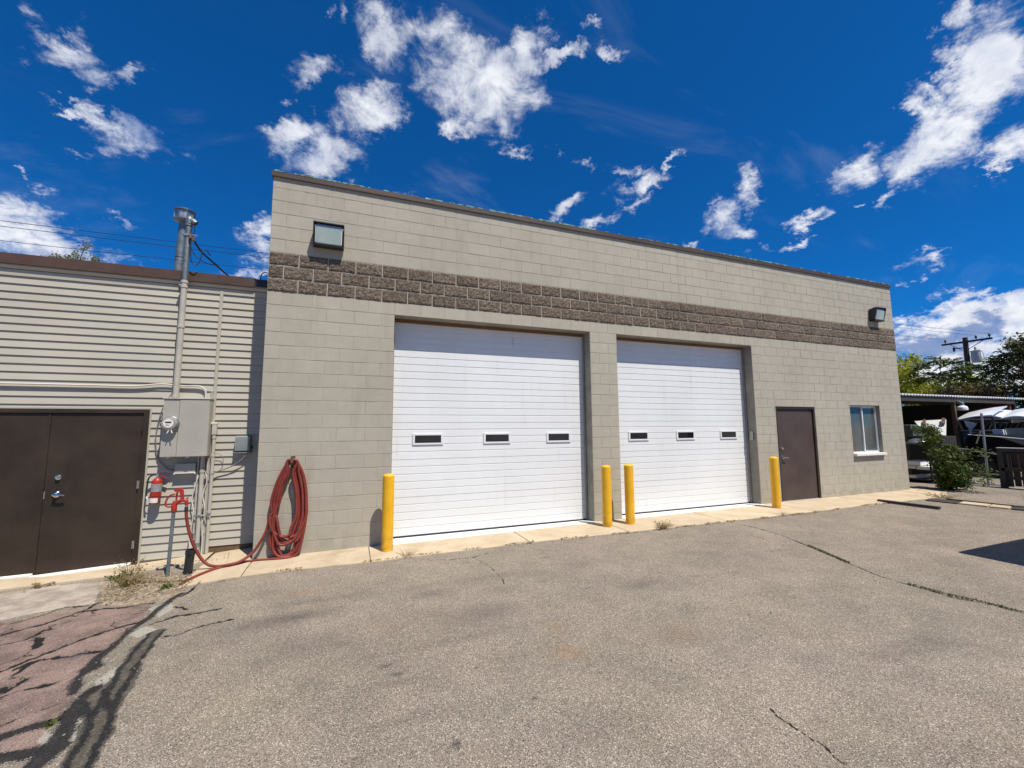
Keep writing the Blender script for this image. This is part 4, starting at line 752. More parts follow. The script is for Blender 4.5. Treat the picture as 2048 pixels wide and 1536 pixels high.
pipe('cable_bend', spline([(-.245, .80, 4.2), (-.246, .80, 4.30), (-.232, .80, 4.36), (-.20, .80, 4.395), (-.15, .80, 4.395), (-.05, .82, 4.39), (.0, .83, 4.385)], 8), .008, 'black_plastic', 'short black cable bending from the annex roof into the block wall', 'cable')
# conduits
pipe('wall_conduit', spline([(-6.4, .70, 2.451), (-4, .70, 2.451), (-2.2, .70, 2.452), (-1.75, .70, 2.452), (-1.42, .70, 2.492), (-1.15, .705, 2.47), (-.97, .70, 2.475), (-.895, .70, 2.445), (-.865, .70, 2.38), (-.86, .70, 2.285)], 10), .0125, 'pipe_white', 'thin pale conduit running level across the siding above the double doors', 'conduit')
def riser(x, y, z0, z1, r, label, extra=()):
    t = thing('conduit_riser', label, 'conduit', (x, y, z0), 'conduits below the electric cabinet')
    mb = MB(); mb.tube([(x, y, z0), (x, y, z1)], r, 12); part('pipe', mb, 'pipe_paint', t, True)
    for z in extra:
        mb = MB(); mb.lathe([(r, -.02), (r+.006, -.018), (r+.006, .018), (r, .02)], 12, (x, y, z)); part('coupling', mb, 'pipe_paint', t, True)
    return t
t = riser(-.713, .685, -.09, 1.74, .0235, 'beige conduit ending in an angled white fitting right of the cabinet', (1.70, 1.43, .6))
mb = MB(); mb.cbox(-.745, -.682, .655, .715, 1.735, 1.905, .012); part('fitting', mb, 'pipe_paint', t)
mb = MB(); mb.cbox(-.80, -.68, .652, .718, 1.893, 1.925, .01); part('fitting_cover', mb, 'pipe_white', t)
t = riser(-.832, .672, -.11, 1.43, .029, 'thickest beige conduit coming straight down from the cabinet bottom', (.08, 1.2))
mb = MB(); mb.cbox(-.89, -.69, .636, .644, .545, .570, .002); mb.tube([(-.80, .63, .557), (-.74, .63, .557)], .010, 6); part('pipe_clamp', mb, 'galvanized', t)
mb = MB(); mb.lathe([(.034, -.03), (.04, 0), (.034, .03)], 12, (-.832, .672, .14)); part('pipe_clamp', mb, 'galvanized', t, True)
riser(-.892, .69, .30, 1.43, .0125, 'slim beige conduit left of the thick one below the cabinet', (1.1,))
riser(-.776, .70, -.05, 1.43, .013, 'slim beige conduit between the two thick conduits', (.3,))
riser(-.790, .715, 1.44, 2.40, .011, 'slim beige conduit rising along the right side of the cabinet')
pipe('wall_cable', spline([(-.87, .66, 1.14), (-.90, .655, 1.0), (-.93, .66, .80), (-.90, .65, .62), (-.915, .66, .42), (-.93, .66, .22), (-.90, .67, .02), (-.90, .67, -.08)], 8), .008, 'pipe_white', 'loose white cable waving down beside the thick conduit', 'cable')
pipe('wall_cable', spline([(-.79, .66, 1.20), (-.76, .655, 1.05), (-.80, .66, .85), (-.765, .655, .66), (-.785, .66, .42), (-.77, .66, .20), (-.775, .66, -.05)], 8), .0075, 'pipe_white', 'loose white cable between the conduits crossing the clamp', 'cable')
pipe('wall_cable', spline([(-1.245, .70, 2.42), (-1.30, .66, 2.30), (-1.39, .69, 2.08), (-1.435, .70, 1.80), (-1.43, .705, 1.60), (-1.40, .71, 1.42), (-1.28, .71, 1.26), (-1.17, .71, 1.22)], 8), .0075, 'grey_cable', 'grey cable curving round the left side of the electric cabinet', 'cable')
pipe('wall_cable', spline([(-.24, .66, 1.53), (-.235, .655, 1.49), (-.27, .66, 1.43), (-.36, .67, 1.33), (-.50, .68, 1.24), (-.64, .68, 1.19), (-.74, .66, 1.15), (-.79, .66, 1.20)], 8), .008, 'grey_cable', 'dark grey cable sagging from the small flood light to the conduits', 'cable')
pipe('wall_cable', spline([(-.70, .665, 1.47), (-.64, .68, 1.45), (-.59, .69, 1.40), (-.575, .69, 1.33), (-.60, .69, 1.30)], 6), .004, 'grey_cable', 'short thin wire hanging beside the conduit fitting', 'cable')
# wire duct box under the cabinet
t = thing('junction_box', 'small grey rectangular junction box with a white lip under the cabinet', 'junction box', (-1.04, SY-.02, 1.19))
mb = MB(); mb.cbox(-1.165, -.915, .652, .735, 1.195, 1.322, .004); part('box_body', mb, 'grey_paint', t)
mb = MB(); mb.box(-1.172, -.908, .640, .735, 1.180, 1.194); mb.box(-1.172, -1.160, .642, .66, 1.166, 1.18); mb.box(-.920, -.908, .642, .66, 1.166, 1.18); part('lip', mb, 'white_frame', t)
# small flood light on the annex
t = thing('flood_light', 'small grey flood light with a frosted lens on the siding near the corner', 'flood light', (-.335, SY, 1.6))
mb = MB(); mb.cbox(-.430, -.225, .655, .735, 1.475, 1.720, .012); part('housing', mb, 'grey_cable', t)
mb = MB(); mb.prism([(.655, 1.49), (.628, 1.495), (.628, 1.70), (.655, 1.712)], -.425, -.232, 'x'); part('lens', mb, 'lens_small', t)
for k in range(9):
    mb = MB(); xx = -.405+k*.0195; mb.box(xx, xx+.006, .624, .6285, 1.53, 1.66); part('lens_rib', mb, 'lens_small', t)
mb = MB(); mb.box(-.440, -.215, .640, .735, 1.456, 1.474); part('bracket', mb, 'grey_cable', t)
mb = MB(); mb.tube([(-.218, .69, 1.54), (-.20, .69, 1.54)], .022, 10); part('knob', mb, 'black_plastic', t)

# fire extinguisher
def extinguisher():
    x, y, z = -1.372, .645, .765; t = thing('fire_extinguisher', 'red fire extinguisher with a white tag hanging on the siding', 'fire extinguisher', (x, y, z))
    lean = Matrix.Translation((x, y, z)) @ Matrix.Rotation(.05, 4, 'Y')
    mb = MB(); mb.lathe([(.001, .0), (.055, .004), (.063, .015), (.063, .30), (.056, .335), (.036, .36), (.02, .372), (.001, .374)], 24, M4=lean); part('cylinder', mb, 'red_paint', t, True)
    mb = MB(); mb.lathe([(.0642, .175), (.0642, .285)], 24, M4=lean); part('label_band', mb, 'grey_label', t, True)
    mb = MB()
    vs = []
    for k in range(9):
        a = -PI/2+(-.85+k*1.7/8); vs += [tuple(lean @ Vector((.0648*math.cos(a), .0648*math.sin(a), zz))) for zz in (.022, .088)]
    mb.add(vs, [(2*i, 2*i+2, 2*i+3, 2*i+1) for i in range(8)]); part('tag', mb, 'white_label', t)
    mb = MB(); mb.lathe([(.0665, .120), (.0665, .150)], 24, M4=lean); mb.box(-.02, .02, .06, .09, .1, .3, lean); part('bracket_strap', mb, 'red_paint', t)
    mb = MB(); mb.lathe([(.018, .365), (.018, .40), (.024, .405), (.024, .425), (.001, .43)], 14, M4=lean); mb.lathe([(.018, 0), (.018, .012), (.001, .013)], 12, M4=lean @ Matrix.Translation((0, -.02, .405)) @ Matrix.Rotation(PI/2, 4, 'X')); part('valve', mb, 'chrome', t, True)
    mb = MB(); mb.box(-.01, .13, -.012, .012, .0, .006, lean @ Matrix.Translation((0, 0, .43)) @ Matrix.Rotation(-.35, 4, 'Y')); part('lever', mb, 'red_paint', t)
    mb = MB(); mb.box(-.01, .13, -.012, .012, .0, .006, lean @ Matrix.Translation((0, 0, .415)) @ Matrix.Rotation(.5, 4, 'Y')); part('carry_handle', mb, 'red_paint', t)
    mb = MB(); mb.tube(spline([tuple(lean @ Vector(p)) for p in ((-.015, -.01, .41), (-.06, -.015, .405), (-.10, -.02, .36), (-.105, -.02, .25), (-.10, -.03, .15), (-.085, -.04, .10))], 8), .011, 8); part('hose', mb, 'black_rubber', t, True)
    mb = MB(); mb.tube([tuple(lean @ Vector(p)) for p in ((-.085, -.04, .11), (-.075, -.045, .075))], .012, 8); part('nozzle', mb, 'white_label', t, True)
extinguisher()

# yard hydrant
def hydrant():
    y = -.13; t = thing('yard_hydrant', 'red headed yard hydrant on a leaning grey standpipe in the dirt', 'yard hydrant', (-.906, y, -.04))
    mb = MB(); mb.tube([(-.907, y, -.06), (-.892, y, .77)], .0205, 12); part('standpipe', mb, 'old_galvanized', t, True)
    mb = MB(); mb.lathe([(.027, -.01), (.030, 0), (.032, .06), (.026, .085), (.022, .12), (.018, .13)], 14, (-.890, y, .765)); mb.tube(spline([(-.885, y, .835), (-.86, y, .875), (-.82, y, .895), (-.775, y, .895), (-.760, y, .875), (-.758, y, .835)], 6), .021, 10); part('head', mb, 'red_paint', t, True)
    mb = MB(); mb.tube([(-.768, y, .905), (-.745, y, .93)], .010, 8); part('vent_screw', mb, 'red_paint', t)
    mb = MB(); mb.tube([(-.873, y, .86), (-.868, y, .95), (-.862, y, 1.02)], .0075, 8); mb.tube([(-.885, y+.015, .85), (-.880, y+.015, 1.0)], .006, 6); part('rod', mb, 'red_paint', t)
    mb = MB(); mb.prism([(-.905, 1.03), (-.900, 1.05), (-.83, 1.055), (-.805, 1.03), (-.790, .90), (-.825, .895), (-.838, 1.0), (-.85, 1.012), (-.88, 1.008)], y-.016, y+.016, 'y'); part('lever_yoke', mb, 'red_paint', t)
    mb = MB(); mb.tube(spline([(-.89, y, .985), (-.93, y-.01, .975), (-.965, y-.01, .935), (-.982, y-.01, .885), (-.978, y-.01, .845), (-.95, y-.01, .825), (-.915, y-.005, .83)], 6), .011, 8); part('handle', mb, 'red_paint', t, True)
    mb = MB(); mb.tube([(-.758, y, .845), (-.758, y, .795)], .017, 12); part('hose_bib', mb, 'chrome', t, True)
hydrant()

# red hose: hydrant -> ground -> coil on the hook -> loose end
def hose():
    y = -.13
    pts = [(-.758, y, .80), (-.752, y, .70), (-.730, y, .575), (-.695, y, .44), (-.640, y, .29), (-.56, y, .14), (-.47, y-.01, .05), (-.36, y-.05, .028), (-.22, y-.06, .038), (-.10, y-.03, .060), (.02, -.10, .14), (.10, -.09, .26), (.17, -.075, .42), (.205, -.07, .62)]
    rr = random.Random(12); hx, hz = .452, 1.335
    loops = 9
    for i in range(loops):
        l = .19+rr.uniform(0, .10); r = .675-rr.uniform(0, .14); b = (.04+.30*rr.random()) if i not in (2, 5) else .035; yo = -.045-.045*rr.random()-.012*i/3
        if i == 0: b = .06
        tz = hz+.012*rr.uniform(-1, 1)+.006*i
        left = [(l+.02, yo, .75), (l+.06, yo-.01, 1.0), (l+.13, yo-.012, 1.2), (hx-.06, yo-.01, tz-.02), (hx, yo-.012, tz)]
        right = [(hx+.07, yo-.01, tz-.03), (r-.07, yo, 1.18), (r-.02, yo, .95), (r, yo-.01, .68), (r-.005, yo-.015, .45+b*.4)]
        mid = (l+r)/2+rr.uniform(-.04, .04)
        bottom = [(r-.06, yo-.03, b+.10), (mid+.07, yo-.04, b+.012), (mid-.03, yo-.04, b), (l+.07, yo-.03, b+.08), (l+.015, yo-.015, b+.28)]
        pts += left+right+bottom
    pts += [(.26, -.10, .22), (.30, -.115, .10), (.36, -.125, .055), (.44, -.13, .047), (.50, -.135, .043), (.45, -.16, .042), (.34, -.155, .040), (.15, -.12, .038), (-.03, -.10, .030), (-.20, -.14, .020), (-.36, -.22, .012), (-.48, -.36, .004), (-.555, -.50, -.002), (-.575, -.555, -.004)]
    t = thing('rubber_hose', 'long red rubber hose coiled on a wall hook and trailing to the hydrant', 'hose', (.45, -.1, .03))
    mb = MB(); mb.tube(spline(pts, 7), .0185, 10); part('tube', mb, 'red_hose', t, True)
    mb = MB(); mb.lathe([(.019, -.02), (.021, 0), (.021, .045), (.017, .05)], 12, (-.758, -.13, .765)); part('coupling', mb, 'black_rubber', t, True)
    mb = MB(); mb.tube([(-.572, -.545, -.003), (-.592, -.60, -.006)], .023, 10); mb.tube([(-.590, -.595, -.006), (-.612, -.66, -.008)], .017, 10); part('coupling', mb, 'brass', t, True, label='brass coupling on the loose end')
    t2 = thing('hose_hook', 'rusty bent steel hook on the block wall holding the red hose', 'hook', (.452, 0, 1.33))
    mb = MB(); mb.box(.425, .48, -.012, .0, 1.26, 1.43); part('back_plate', mb, 'wood_brown', t2)
    mb = MB(); mb.prism([(-.01, 1.30), (-.13, 1.315), (-.155, 1.345), (-.155, 1.42), (-.140, 1.42), (-.135, 1.36), (-.12, 1.335), (-.01, 1.325)], .437, .468, 'x'); part('arm', mb, 'wood_brown', t2)
hose()
# black drain pipe stub
t = thing('drain_pipe', 'short black plastic pipe stub standing in the dirt beside the conduits', 'pipe', (-.685, -.13, -.03))
lean = Matrix.Translation((-.69, -.14, -.04)) @ Matrix.Rotation(.05, 4, 'Y')
mb = MB(); mb.lathe([(.050, 0), (.050, .28)], 18, M4=lean); part('stub', mb, 'black_plastic', t, True)
mb = MB(); mb.lathe([(.050, .245), (.056, .25), (.056, .305), (.048, .307), (.046, .27), (.001, .262)], 18, M4=lean); part('collar', mb, 'black_plastic', t, True)

# ------------------------------------------------------------------ salvage yard at the right
GZR = .108
def canopy():
    t = thing('yard_canopy', 'long open canopy with a corrugated tin roof over the salvage yard', 'canopy', (22, 1.75, GZR))
    mb = MB(); xs = np.arange(16.3, 27.45, .03); prof = [(x, .024*math.sin(2*PI*x/.178)) for x in xs]; n = len(prof)
    vs = [(x, 1.70, 2.885+z) for x, z in prof]+[(x, 9.5, 3.25+z) for x, z in prof]+[(x, 1.70, 2.862+z) for x, z in prof]+[(x, 9.5, 3.227+z) for x, z in prof]
    fs = [(i, i+1, n+i+1, n+i) for i in range(n-1)]+[(2*n+i, 3*n+i, 3*n+i+1, 2*n+i+1) for i in range(n-1)]+[(i, 2*n+i, 2*n+i+1, i+1) for i in range(n-1)]
    mb.add(vs, fs); part('corrugated_roof', mb, 'roof_tin', t, True)
    mb = MB(); mb.box(16.3, 26.4, 1.75, 1.80, 2.66, 2.834); part('fascia_beam', mb, 'beam_grey', t)
    for yy, zz in ((4.3, 2.93), (7, 3.05), (9.3, 3.15)):
        mb = MB(); mb.box(16.3, 27.4, yy, yy+.06, zz-.16, zz); part('purlin', mb, 'shed_dark', t)
    for xx, yy, h in ((17.2, 1.86, 2.68), (22.2, 1.86, 2.68), (26.2, 1.86, 2.68), (17.2, 9.3, 3), (22.2, 9.3, 3), (26.2, 9.3, 3)):
        mb = MB(); mb.box(xx-.05, xx+.05, yy-.05, yy+.05, .1, h); part('post', mb, 'wood_brown', t)
canopy()
t = thing('barn_lamp', 'white bell shaped lamp hanging from the canopy edge', 'lamp', (22.15, 1.62, 2.4))
mb = MB(); mb.lathe([(.150, 0), (.152, .012), (.148, .09), (.135, .125), (.09, .155), (.05, .17), (.045, .20)], 24, (22.15, 1.60, 2.36)); part('shade', mb, 'white_frame', t, True)
mb = MB(); mb.lathe([(.06, 0), (.06, .10), (.035, .12), (.001, .125)], 16, (22.15, 1.60, 2.54)); mb.tube([(22.15, 1.60, 2.62), (22.15, 1.66, 2.68), (22.15, 1.76, 2.70)], .02, 8); part('neck', mb, 'galvanized', t, True)
mb = MB(); mb.box(27.5, 27.6, 2.3, 13, .1, 2.60); mb.box(27.6, 27.7, 2.3, 13, 2.6, 2.80); mb.box(16.3, 27.5, 9.6, 9.7, .1, 3.2); mb.box(27.6, 45, 2.3, 2.4, .1, 2.2); single('yard_backdrop', mb, 'shed_dark', 'dark backdrop wall added at the back of the yard under the canopy', 'backdrop', (30, 6, .1))  # added wall, dark to give the near-black depth under the canopy
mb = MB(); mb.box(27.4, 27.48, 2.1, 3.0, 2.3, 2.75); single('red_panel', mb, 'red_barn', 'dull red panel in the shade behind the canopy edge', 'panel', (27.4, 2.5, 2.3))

def fence():
    t = thing('pipe_fence', 'bare galvanized pipe fence posts and rails in front of the yard', 'fence', (18.25, -.3, GZR))
    for x, yy, z1, m in ((18.26, -.345, 2.15, 'galvanized'), (18.36, .06, .50, 'galvanized'), (18.45, .42, .45, 'galvanized')):
        mb = MB(); mb.tube([(x, yy, .05), (x, yy-.03, z1)], .028 if z1 > 1 else .022, 10); part('post', mb, m, t, True)
    for a, b in (((18.32, .10, .41), (18.24, -.66, .43)), ((18.3, -.12, 1.06), (18.2, -.66, .99)), ((18.55, .62, 1.12), (18.6, .12, 1.09)), ((18.6, -.06, 1.27), (18.55, -.20, 1.63)), ((18.1, .2, .13), (18.24, -.62, .13))):
        mb = MB(); mb.tube([a, b], .017, 8); part('rail', mb, 'galvanized', t, True)
fence()
def gate():
    t = thing('wooden_gate', 'dark weathered wooden gate frame with upright boards right of the pipe fence', 'gate', (18.05, -1.2, GZR))
    x0, x1 = 18.05, 18.13
    mb = MB(); mb.box(x0-.03, x1, -2.2, -.68, 1.08, 1.17); part('top_rail', mb, 'wood_weathered', t)
    mb = MB(); mb.box(x0-.035, x1, -2.2, -.67, 1.171, 1.19); part('cap_board', mb, 'sill_white', t)
    mb = MB(); mb.box(x0-.02, x1, -2.2, -.72, .56, .63); part('middle_rail', mb, 'wood_weathered', t)
    for yy in (-.72, -1.55, -2.18):
        mb = MB(); mb.box(x0-.02, x1+.02, yy-.07, yy+.05, .09, 1.08); part('post', mb, 'wood_weathered', t)
    rr = random.Random(4)
    for k in range(9):
        yy = -.84-k*.145; mb = MB(); mb.box(x0+.05, x0+.07, yy-.06, yy+.06, .12+rr.uniform(0, .05), 1.06); part('board', mb, rr.choice(['wood_weathered', 'tie_dark', 'wood_brown']), t)
    for yy in (-.88, -1.08):
        mb = MB(); mb.box(x0-.05, x0-.02, yy-.012, yy+.012, .66, 1.02); part('batten', mb, 'wood_brown', t)
    mb = MB(); mb.box(x0-.05, x0-.02, -1.12, -.84, .64, .66); part('batten', mb, 'wood_brown', t)
gate()
def hood(x, y0, y1, z0, z1, bulge, label, m='white_car', depth=1.1):
    mb = MB(); n, k = 12, 6; top = []
    for j in range(k):
        for i in range(n):
            u, v = i/(n-1), j/(k-1); yy = y0+(y1-y0)*u; zz = z0+(z1-z0)*u+bulge*math.sin(PI*u)*(1-.3*v)+.02*math.sin(PI*v)+.30*(v-.35)*depth
            top.append((x+depth*(v-.3)+.12*math.sin(PI*u)*(-1 if v < .5 else 1)*.5, yy, zz))
    N = n*k; bot = [(a, b, c-.035) for a, b, c in top]
    fs = [(j*n+i, j*n+i+1, (j+1)*n+i+1, (j+1)*n+i) for j in range(k-1) for i in range(n-1)]; f2 = [tuple(N+q for q in reversed(f)) for f in fs]
    ring = [i for i in range(n)]+[(j+1)*n-1 for j in range(1, k)]+[(k-1)*n+i for i in reversed(range(n-1))]+[j*n for j in reversed(range(1, k-1))]; m_ = len(ring)
    fs2 = [(ring[i], N+ring[i], N+ring[(i+1) % m_], ring[(i+1) % m_]) for i in range(m_)]
    mb.add(top+bot, fs+f2+fs2); return single('car_hood', mb, m, label, 'car hood', (x, (y0+y1)/2, min(z0, z1)), 'car hoods laid on the yard rack', True)
hood(22.6, 1.93, .90, 2.08, 2.28, .05, 'silver white car hood arching highest over the yard rack, left of the fence post top')
hood(22.9, 1.25, .72, 2.20, 2.14, .04, 'white car hood lying flat between two others on the yard rack', depth=.8)
hood(22.8, .80, -.1, 2.14, 2.10, .11, 'pale blue white car hood at the right end of the yard rack')
def rack():
    t = thing('storage_rack', 'steel pipe storage rack in the yard carrying car hoods and panels', 'rack', (22.8, .9, GZR))
    for x in (22.3, 23.3):
        for yy in (1.85, .9, -.1):
            mb = MB(); mb.box(x-.03, x+.03, yy-.03, yy+.03, .1, 2.08); part('upright', mb, 'beam_grey', t)
        for z in (1.62, 2.02):
            mb = MB(); mb.box(x-.025, x+.025, -.15, 1.9, z-.025, z+.025); part('rail', mb, 'galvanized' if x < 23 else 'beam_grey', t)
    mb = MB(); mb.box(22.3, 23.3, -.15, 1.9, 1.56, 1.595); part('shelf', mb, 'shed_dark', t)
rack()
rr = random.Random(21)
ordn = ['first', 'second', 'third', 'fourth', 'fifth', 'sixth', 'seventh', 'eighth', 'ninth', 'tenth', 'eleventh', 'twelfth']
tones = ['dark', 'grey', 'brown', 'dark', 'tan', 'dark', 'dull blue', 'grey', 'weathered brown', 'dark', 'grey', 'dark']
for k in range(12):
    yy = 1.62-k*.125; m = ['dark_panel', 'beam_grey', 'wood_brown', 'dark_panel', 'beige_panel', 'dark_panel', 'blue_bin', 'beam_grey', 'wood_weathered', 'dark_panel', 'beam_grey', 'dark_panel'][k]
    M4 = Matrix.Translation((22.45, yy, 1.60)) @ Matrix.Rotation(.45+rr.uniform(-.08, .08), 4, 'X')
    mb = MB(); mb.cbox(-.02, .75, -.014, .014, 0, .34+rr.uniform(-.04, .04), .003, M4)
    single('stacked_panel', mb, m, tones[k]+' panel leaning in the rack shelf row, '+ordn[k]+' from the left', 'panel', (22.45, yy, 1.6), 'panels leaning in a row on the rack shelf')
def quad(name, pts, d, m, label, cat, group=None):
    v = [Vector(p) for p in pts]; nrm = (v[1]-v[0]).cross(v[2]-v[0]).normalized()*d; n = len(v)
    mb = MB(); mb.add([tuple(p) for p in v]+[tuple(p+nrm) for p in v], [tuple(range(n)), tuple(reversed(range(n, 2*n)))]+[(i, (i+1) % n, n+(i+1) % n, n+i) for i in range(n)])
    c = sum(v, Vector())/n; return single(name, mb, m, label, cat, (c.x, c.y, min(p.z for p in v)), group)
quad('fender_panel', [(22.2, 1.62, 1.98), (22.2, 1.30, 1.86), (22.3, 1.55, 1.50)], .04, 'white_car', 'white triangular fender panel standing on end left of the fence post', 'panel')
quad('fender_panel', [(22.3, 1.86, 1.98), (22.3, 1.76, 1.97), (22.3, 1.62, 1.45), (22.3, 1.68, 1.45)], .04, 'beige_panel', 'narrow pale edged strip leaning left of the white triangular fender', 'panel')
quad('fender_panel', [(22.25, 1.76, 1.99), (22.25, 1.60, 1.99), (22.25, 1.50, 1.45), (22.25, 1.62, 1.45)], .03, 'black_car', 'black panel leaning between the pale strip and the white triangular fender', 'panel')
quad('tailgate', [(21.9, .50, 1.70), (21.9, -.3, 1.72), (21.9, -.35, 1.20), (21.9, .42, 1.22)], .06, 'beige_panel', 'beige tailgate panel propped at the right edge of the yard', 'tailgate')
quad('white_box', [(21.8, .78, 1.66), (21.8, .52, 1.66), (21.8, .50, 1.44), (21.8, .76, 1.52)], .2, 'white_car', 'small white box lid beside the beige tailgate', 'box')
quad('white_sheet', [(19.75, 1.90, 1.965), (19.8, 1.08, 2.01), (18.95, .76, 1.50), (18.95, 1.25, 1.49)], .03, 'white_rust', 'large white rust speckled sheet slumped behind the bush', 'sheet')
quad('timber', [(19.7, 1.64, 2.02), (19.7, 1.58, 2.03), (19.4, 1.46, 1.86), (19.4, 1.53, 1.85)], .06, 'wood_brown', 'short brown timber lying on the rusty white sheet at the left', 'timber', 'timbers on the rusty sheet')
quad('timber', [(19.7, 1.14, 2.06), (19.7, 1.06, 2.06), (19.4, .96, 1.88), (19.4, 1.04, 1.88)], .06, 'wood_brown', 'short brown timber lying on the rusty white sheet at the right', 'timber', 'timbers on the rusty sheet')
mb = MB(); mb.cbox(18.95, 19.75, .85, 1.75, .1, 1.46, .02); single('scrap_crate', mb, 'shed_dark', 'tall dark crate behind the bush holding up the rusty white sheet', 'crate', (19.3, 1.3, .1))
mb = MB(); mb.cbox(22.0, 22.5, 1.42, 1.62, 1.12, 1.63, .02); single('blue_bin', mb, 'blue_bin', 'dark blue plastic bin left of the black car shell', 'bin', (22.2, 1.5, 1.12))
mb = MB(); mb.cbox(19.6, 20.6, 1.95, 2.75, 1.38, 1.84, .03); mb.box(19.7, 20.5, 2.0, 2.7, .1, 1.38); single('olive_chest', mb, 'olive_bin', 'faded olive chest on a stand beside the wall corner', 'chest', (20, 2.2, .1))
def shell():
    t = thing('car_shell', 'black wrecked car shell with a high arched fender behind the gate', 'car', (20.9, .2, GZR))
    outl = [(1.12, .55), (1.10, 1.15), (1.0, 1.40), (.80, 1.52), (.55, 1.50), (.25, 1.40), (-.1, 1.22), (-.6, 1.05), (-1.2, .95), (-1.2, .35), (1.0, .35)]
    mb = MB(); mb.prism(outl, 20.9, 22.1, 'x'); part('body', mb, 'black_car', t, True)
    mb = MB(); mb.tube(spline([(20.86, 1.10, 1.05), (20.85, 1.0, 1.38), (20.84, .80, 1.52), (20.84, .5, 1.49), (20.84, .1, 1.33), (20.84, -.3, 1.14)], 6), .035, 8); part('fender_lip', mb, 'black_car', t, True)
    mb = MB(); mb.tube([(20.84, 1.0, 1.49), (20.7, .2, 1.43), (20.6, -.5, 1.36)], .014, 6); part('chrome_strip', mb, 'white_frame', t)
    RY = Matrix.Rotation(PI/2, 4, 'Y')
    for yy in (.72, -.75):
        mb = MB(); mb.lathe([(.16, -.09), (.29, -.085), (.315, -.05), (.315, .05), (.29, .085), (.16, .09)], 22, (20.98, yy, .42), RY); part('wheel', mb, 'tyre', t, True)
shell()
# shelf of scrap by the wall corner
t = thing('scrap_shelf', 'low steel scrap shelf just past the wall corner behind the bush', 'shelf', (17.6, .8, GZR))
for z in (.20, .53, 1.24):
    mb = MB(); mb.box(17.3, 18.2, .45, 1.6, z-.02, z+.015); part('shelf_board', mb, 'beam_grey', t)
for x in (17.32, 18.18):
    for yy in (.47, 1.58):
        mb = MB(); mb.box(x-.02, x+.02, yy-.02, yy+.02, .05, 1.26); part('upright', mb, 'shed_dark', t)
mb = MB(); mb.cbox(17.3, 18.1, .70, 1.15, .60, .73, .01); single('cream_board', mb, 'sill_white', 'cream coloured cushion like slab on the scrap shelf', 'slab', (17.6, .9, .6))
for k, (x, ya, yb, z, lab) in enumerate(((17.28, .49, .80, .47, 'white board end on the scrap shelf, right one of the middle pair'), (17.28, .82, 1.1, .48, 'white board end on the scrap shelf, left one of the middle pair'), (17.3, .84, 1.08, .19, 'white board end lowest on the scrap shelf'))):
    mb = MB(); mb.cbox(x, x+.8, ya, yb, z-.02+.04, z+.11, .006); single('board', mb, 'white_rust', lab, 'board', (x, ya, z), 'white boards on the scrap shelf')
mb = MB(); mb.lathe([(.001, .16), (.12, .15), (.24, .10), (.30, .03), (.30, 0)], 20, (17.7, .85, 1.26)); single('metal_dome', mb, 'galvanized', 'shiny dented metal dome on the top scrap shelf', 'dome', (17.7, .85, 1.26), smooth=True)
mb = MB(); mb.cbox(17.5, 18.1, .35, .66, .32, .36, .004); single('board', mb, 'white_rust', 'thin white board sticking out right of the bush foot', 'board', (17.8, .5, .3), 'white boards on the scrap shelf')

# plank, strip of old timbers and concrete pieces across the lot entrance
mb = MB(); M4 = Matrix.Translation((12.52, -1.27, .105)) @ Matrix.Rotation(math.radians(96), 4, 'Z'); mb.cbox(-.52, .52, -.05, .05, 0, .045, .006, M4); single('plank', mb, 'tie_dark', 'dark brown plank lying on the asphalt near the wall corner', 'plank', (12.5, -1.27, .1))
t = thing('edging_strip', 'strip of dark timber and pale concrete pieces set in the lot beyond the plank', 'edging', (13.7, -1.8, GZR))
def piece(a, b, w, h, m):
    v0, v1 = Vector((*a, 0)), Vector((*b, 0)); ang = math.atan2(v1.y-v0.y, v1.x-v0.x); L = (v1-v0).length
    M4 = Matrix.Translation((a[0], a[1], .09)) @ Matrix.Rotation(ang, 4, 'Z'); mb = MB(); mb.cbox(0, L, -w/2, w/2, 0, h, .008, M4); part('edging_piece', mb, m, t)
piece((13.78, -1.05), (13.86, -1.55), .42, .028, 'tie_dark'); piece((13.87, -1.57), (13.95, -1.98), .36, .034, 'concrete'); piece((13.955, -2.0), (14.02, -2.26), .36, .032, 'concrete'); piece((14.03, -2.29), (14.35, -3.9), .38, .03, 'tie_dark'); piece((14.15, -1.2), (14.55, -3.9), .05, .04, 'tie_dark')

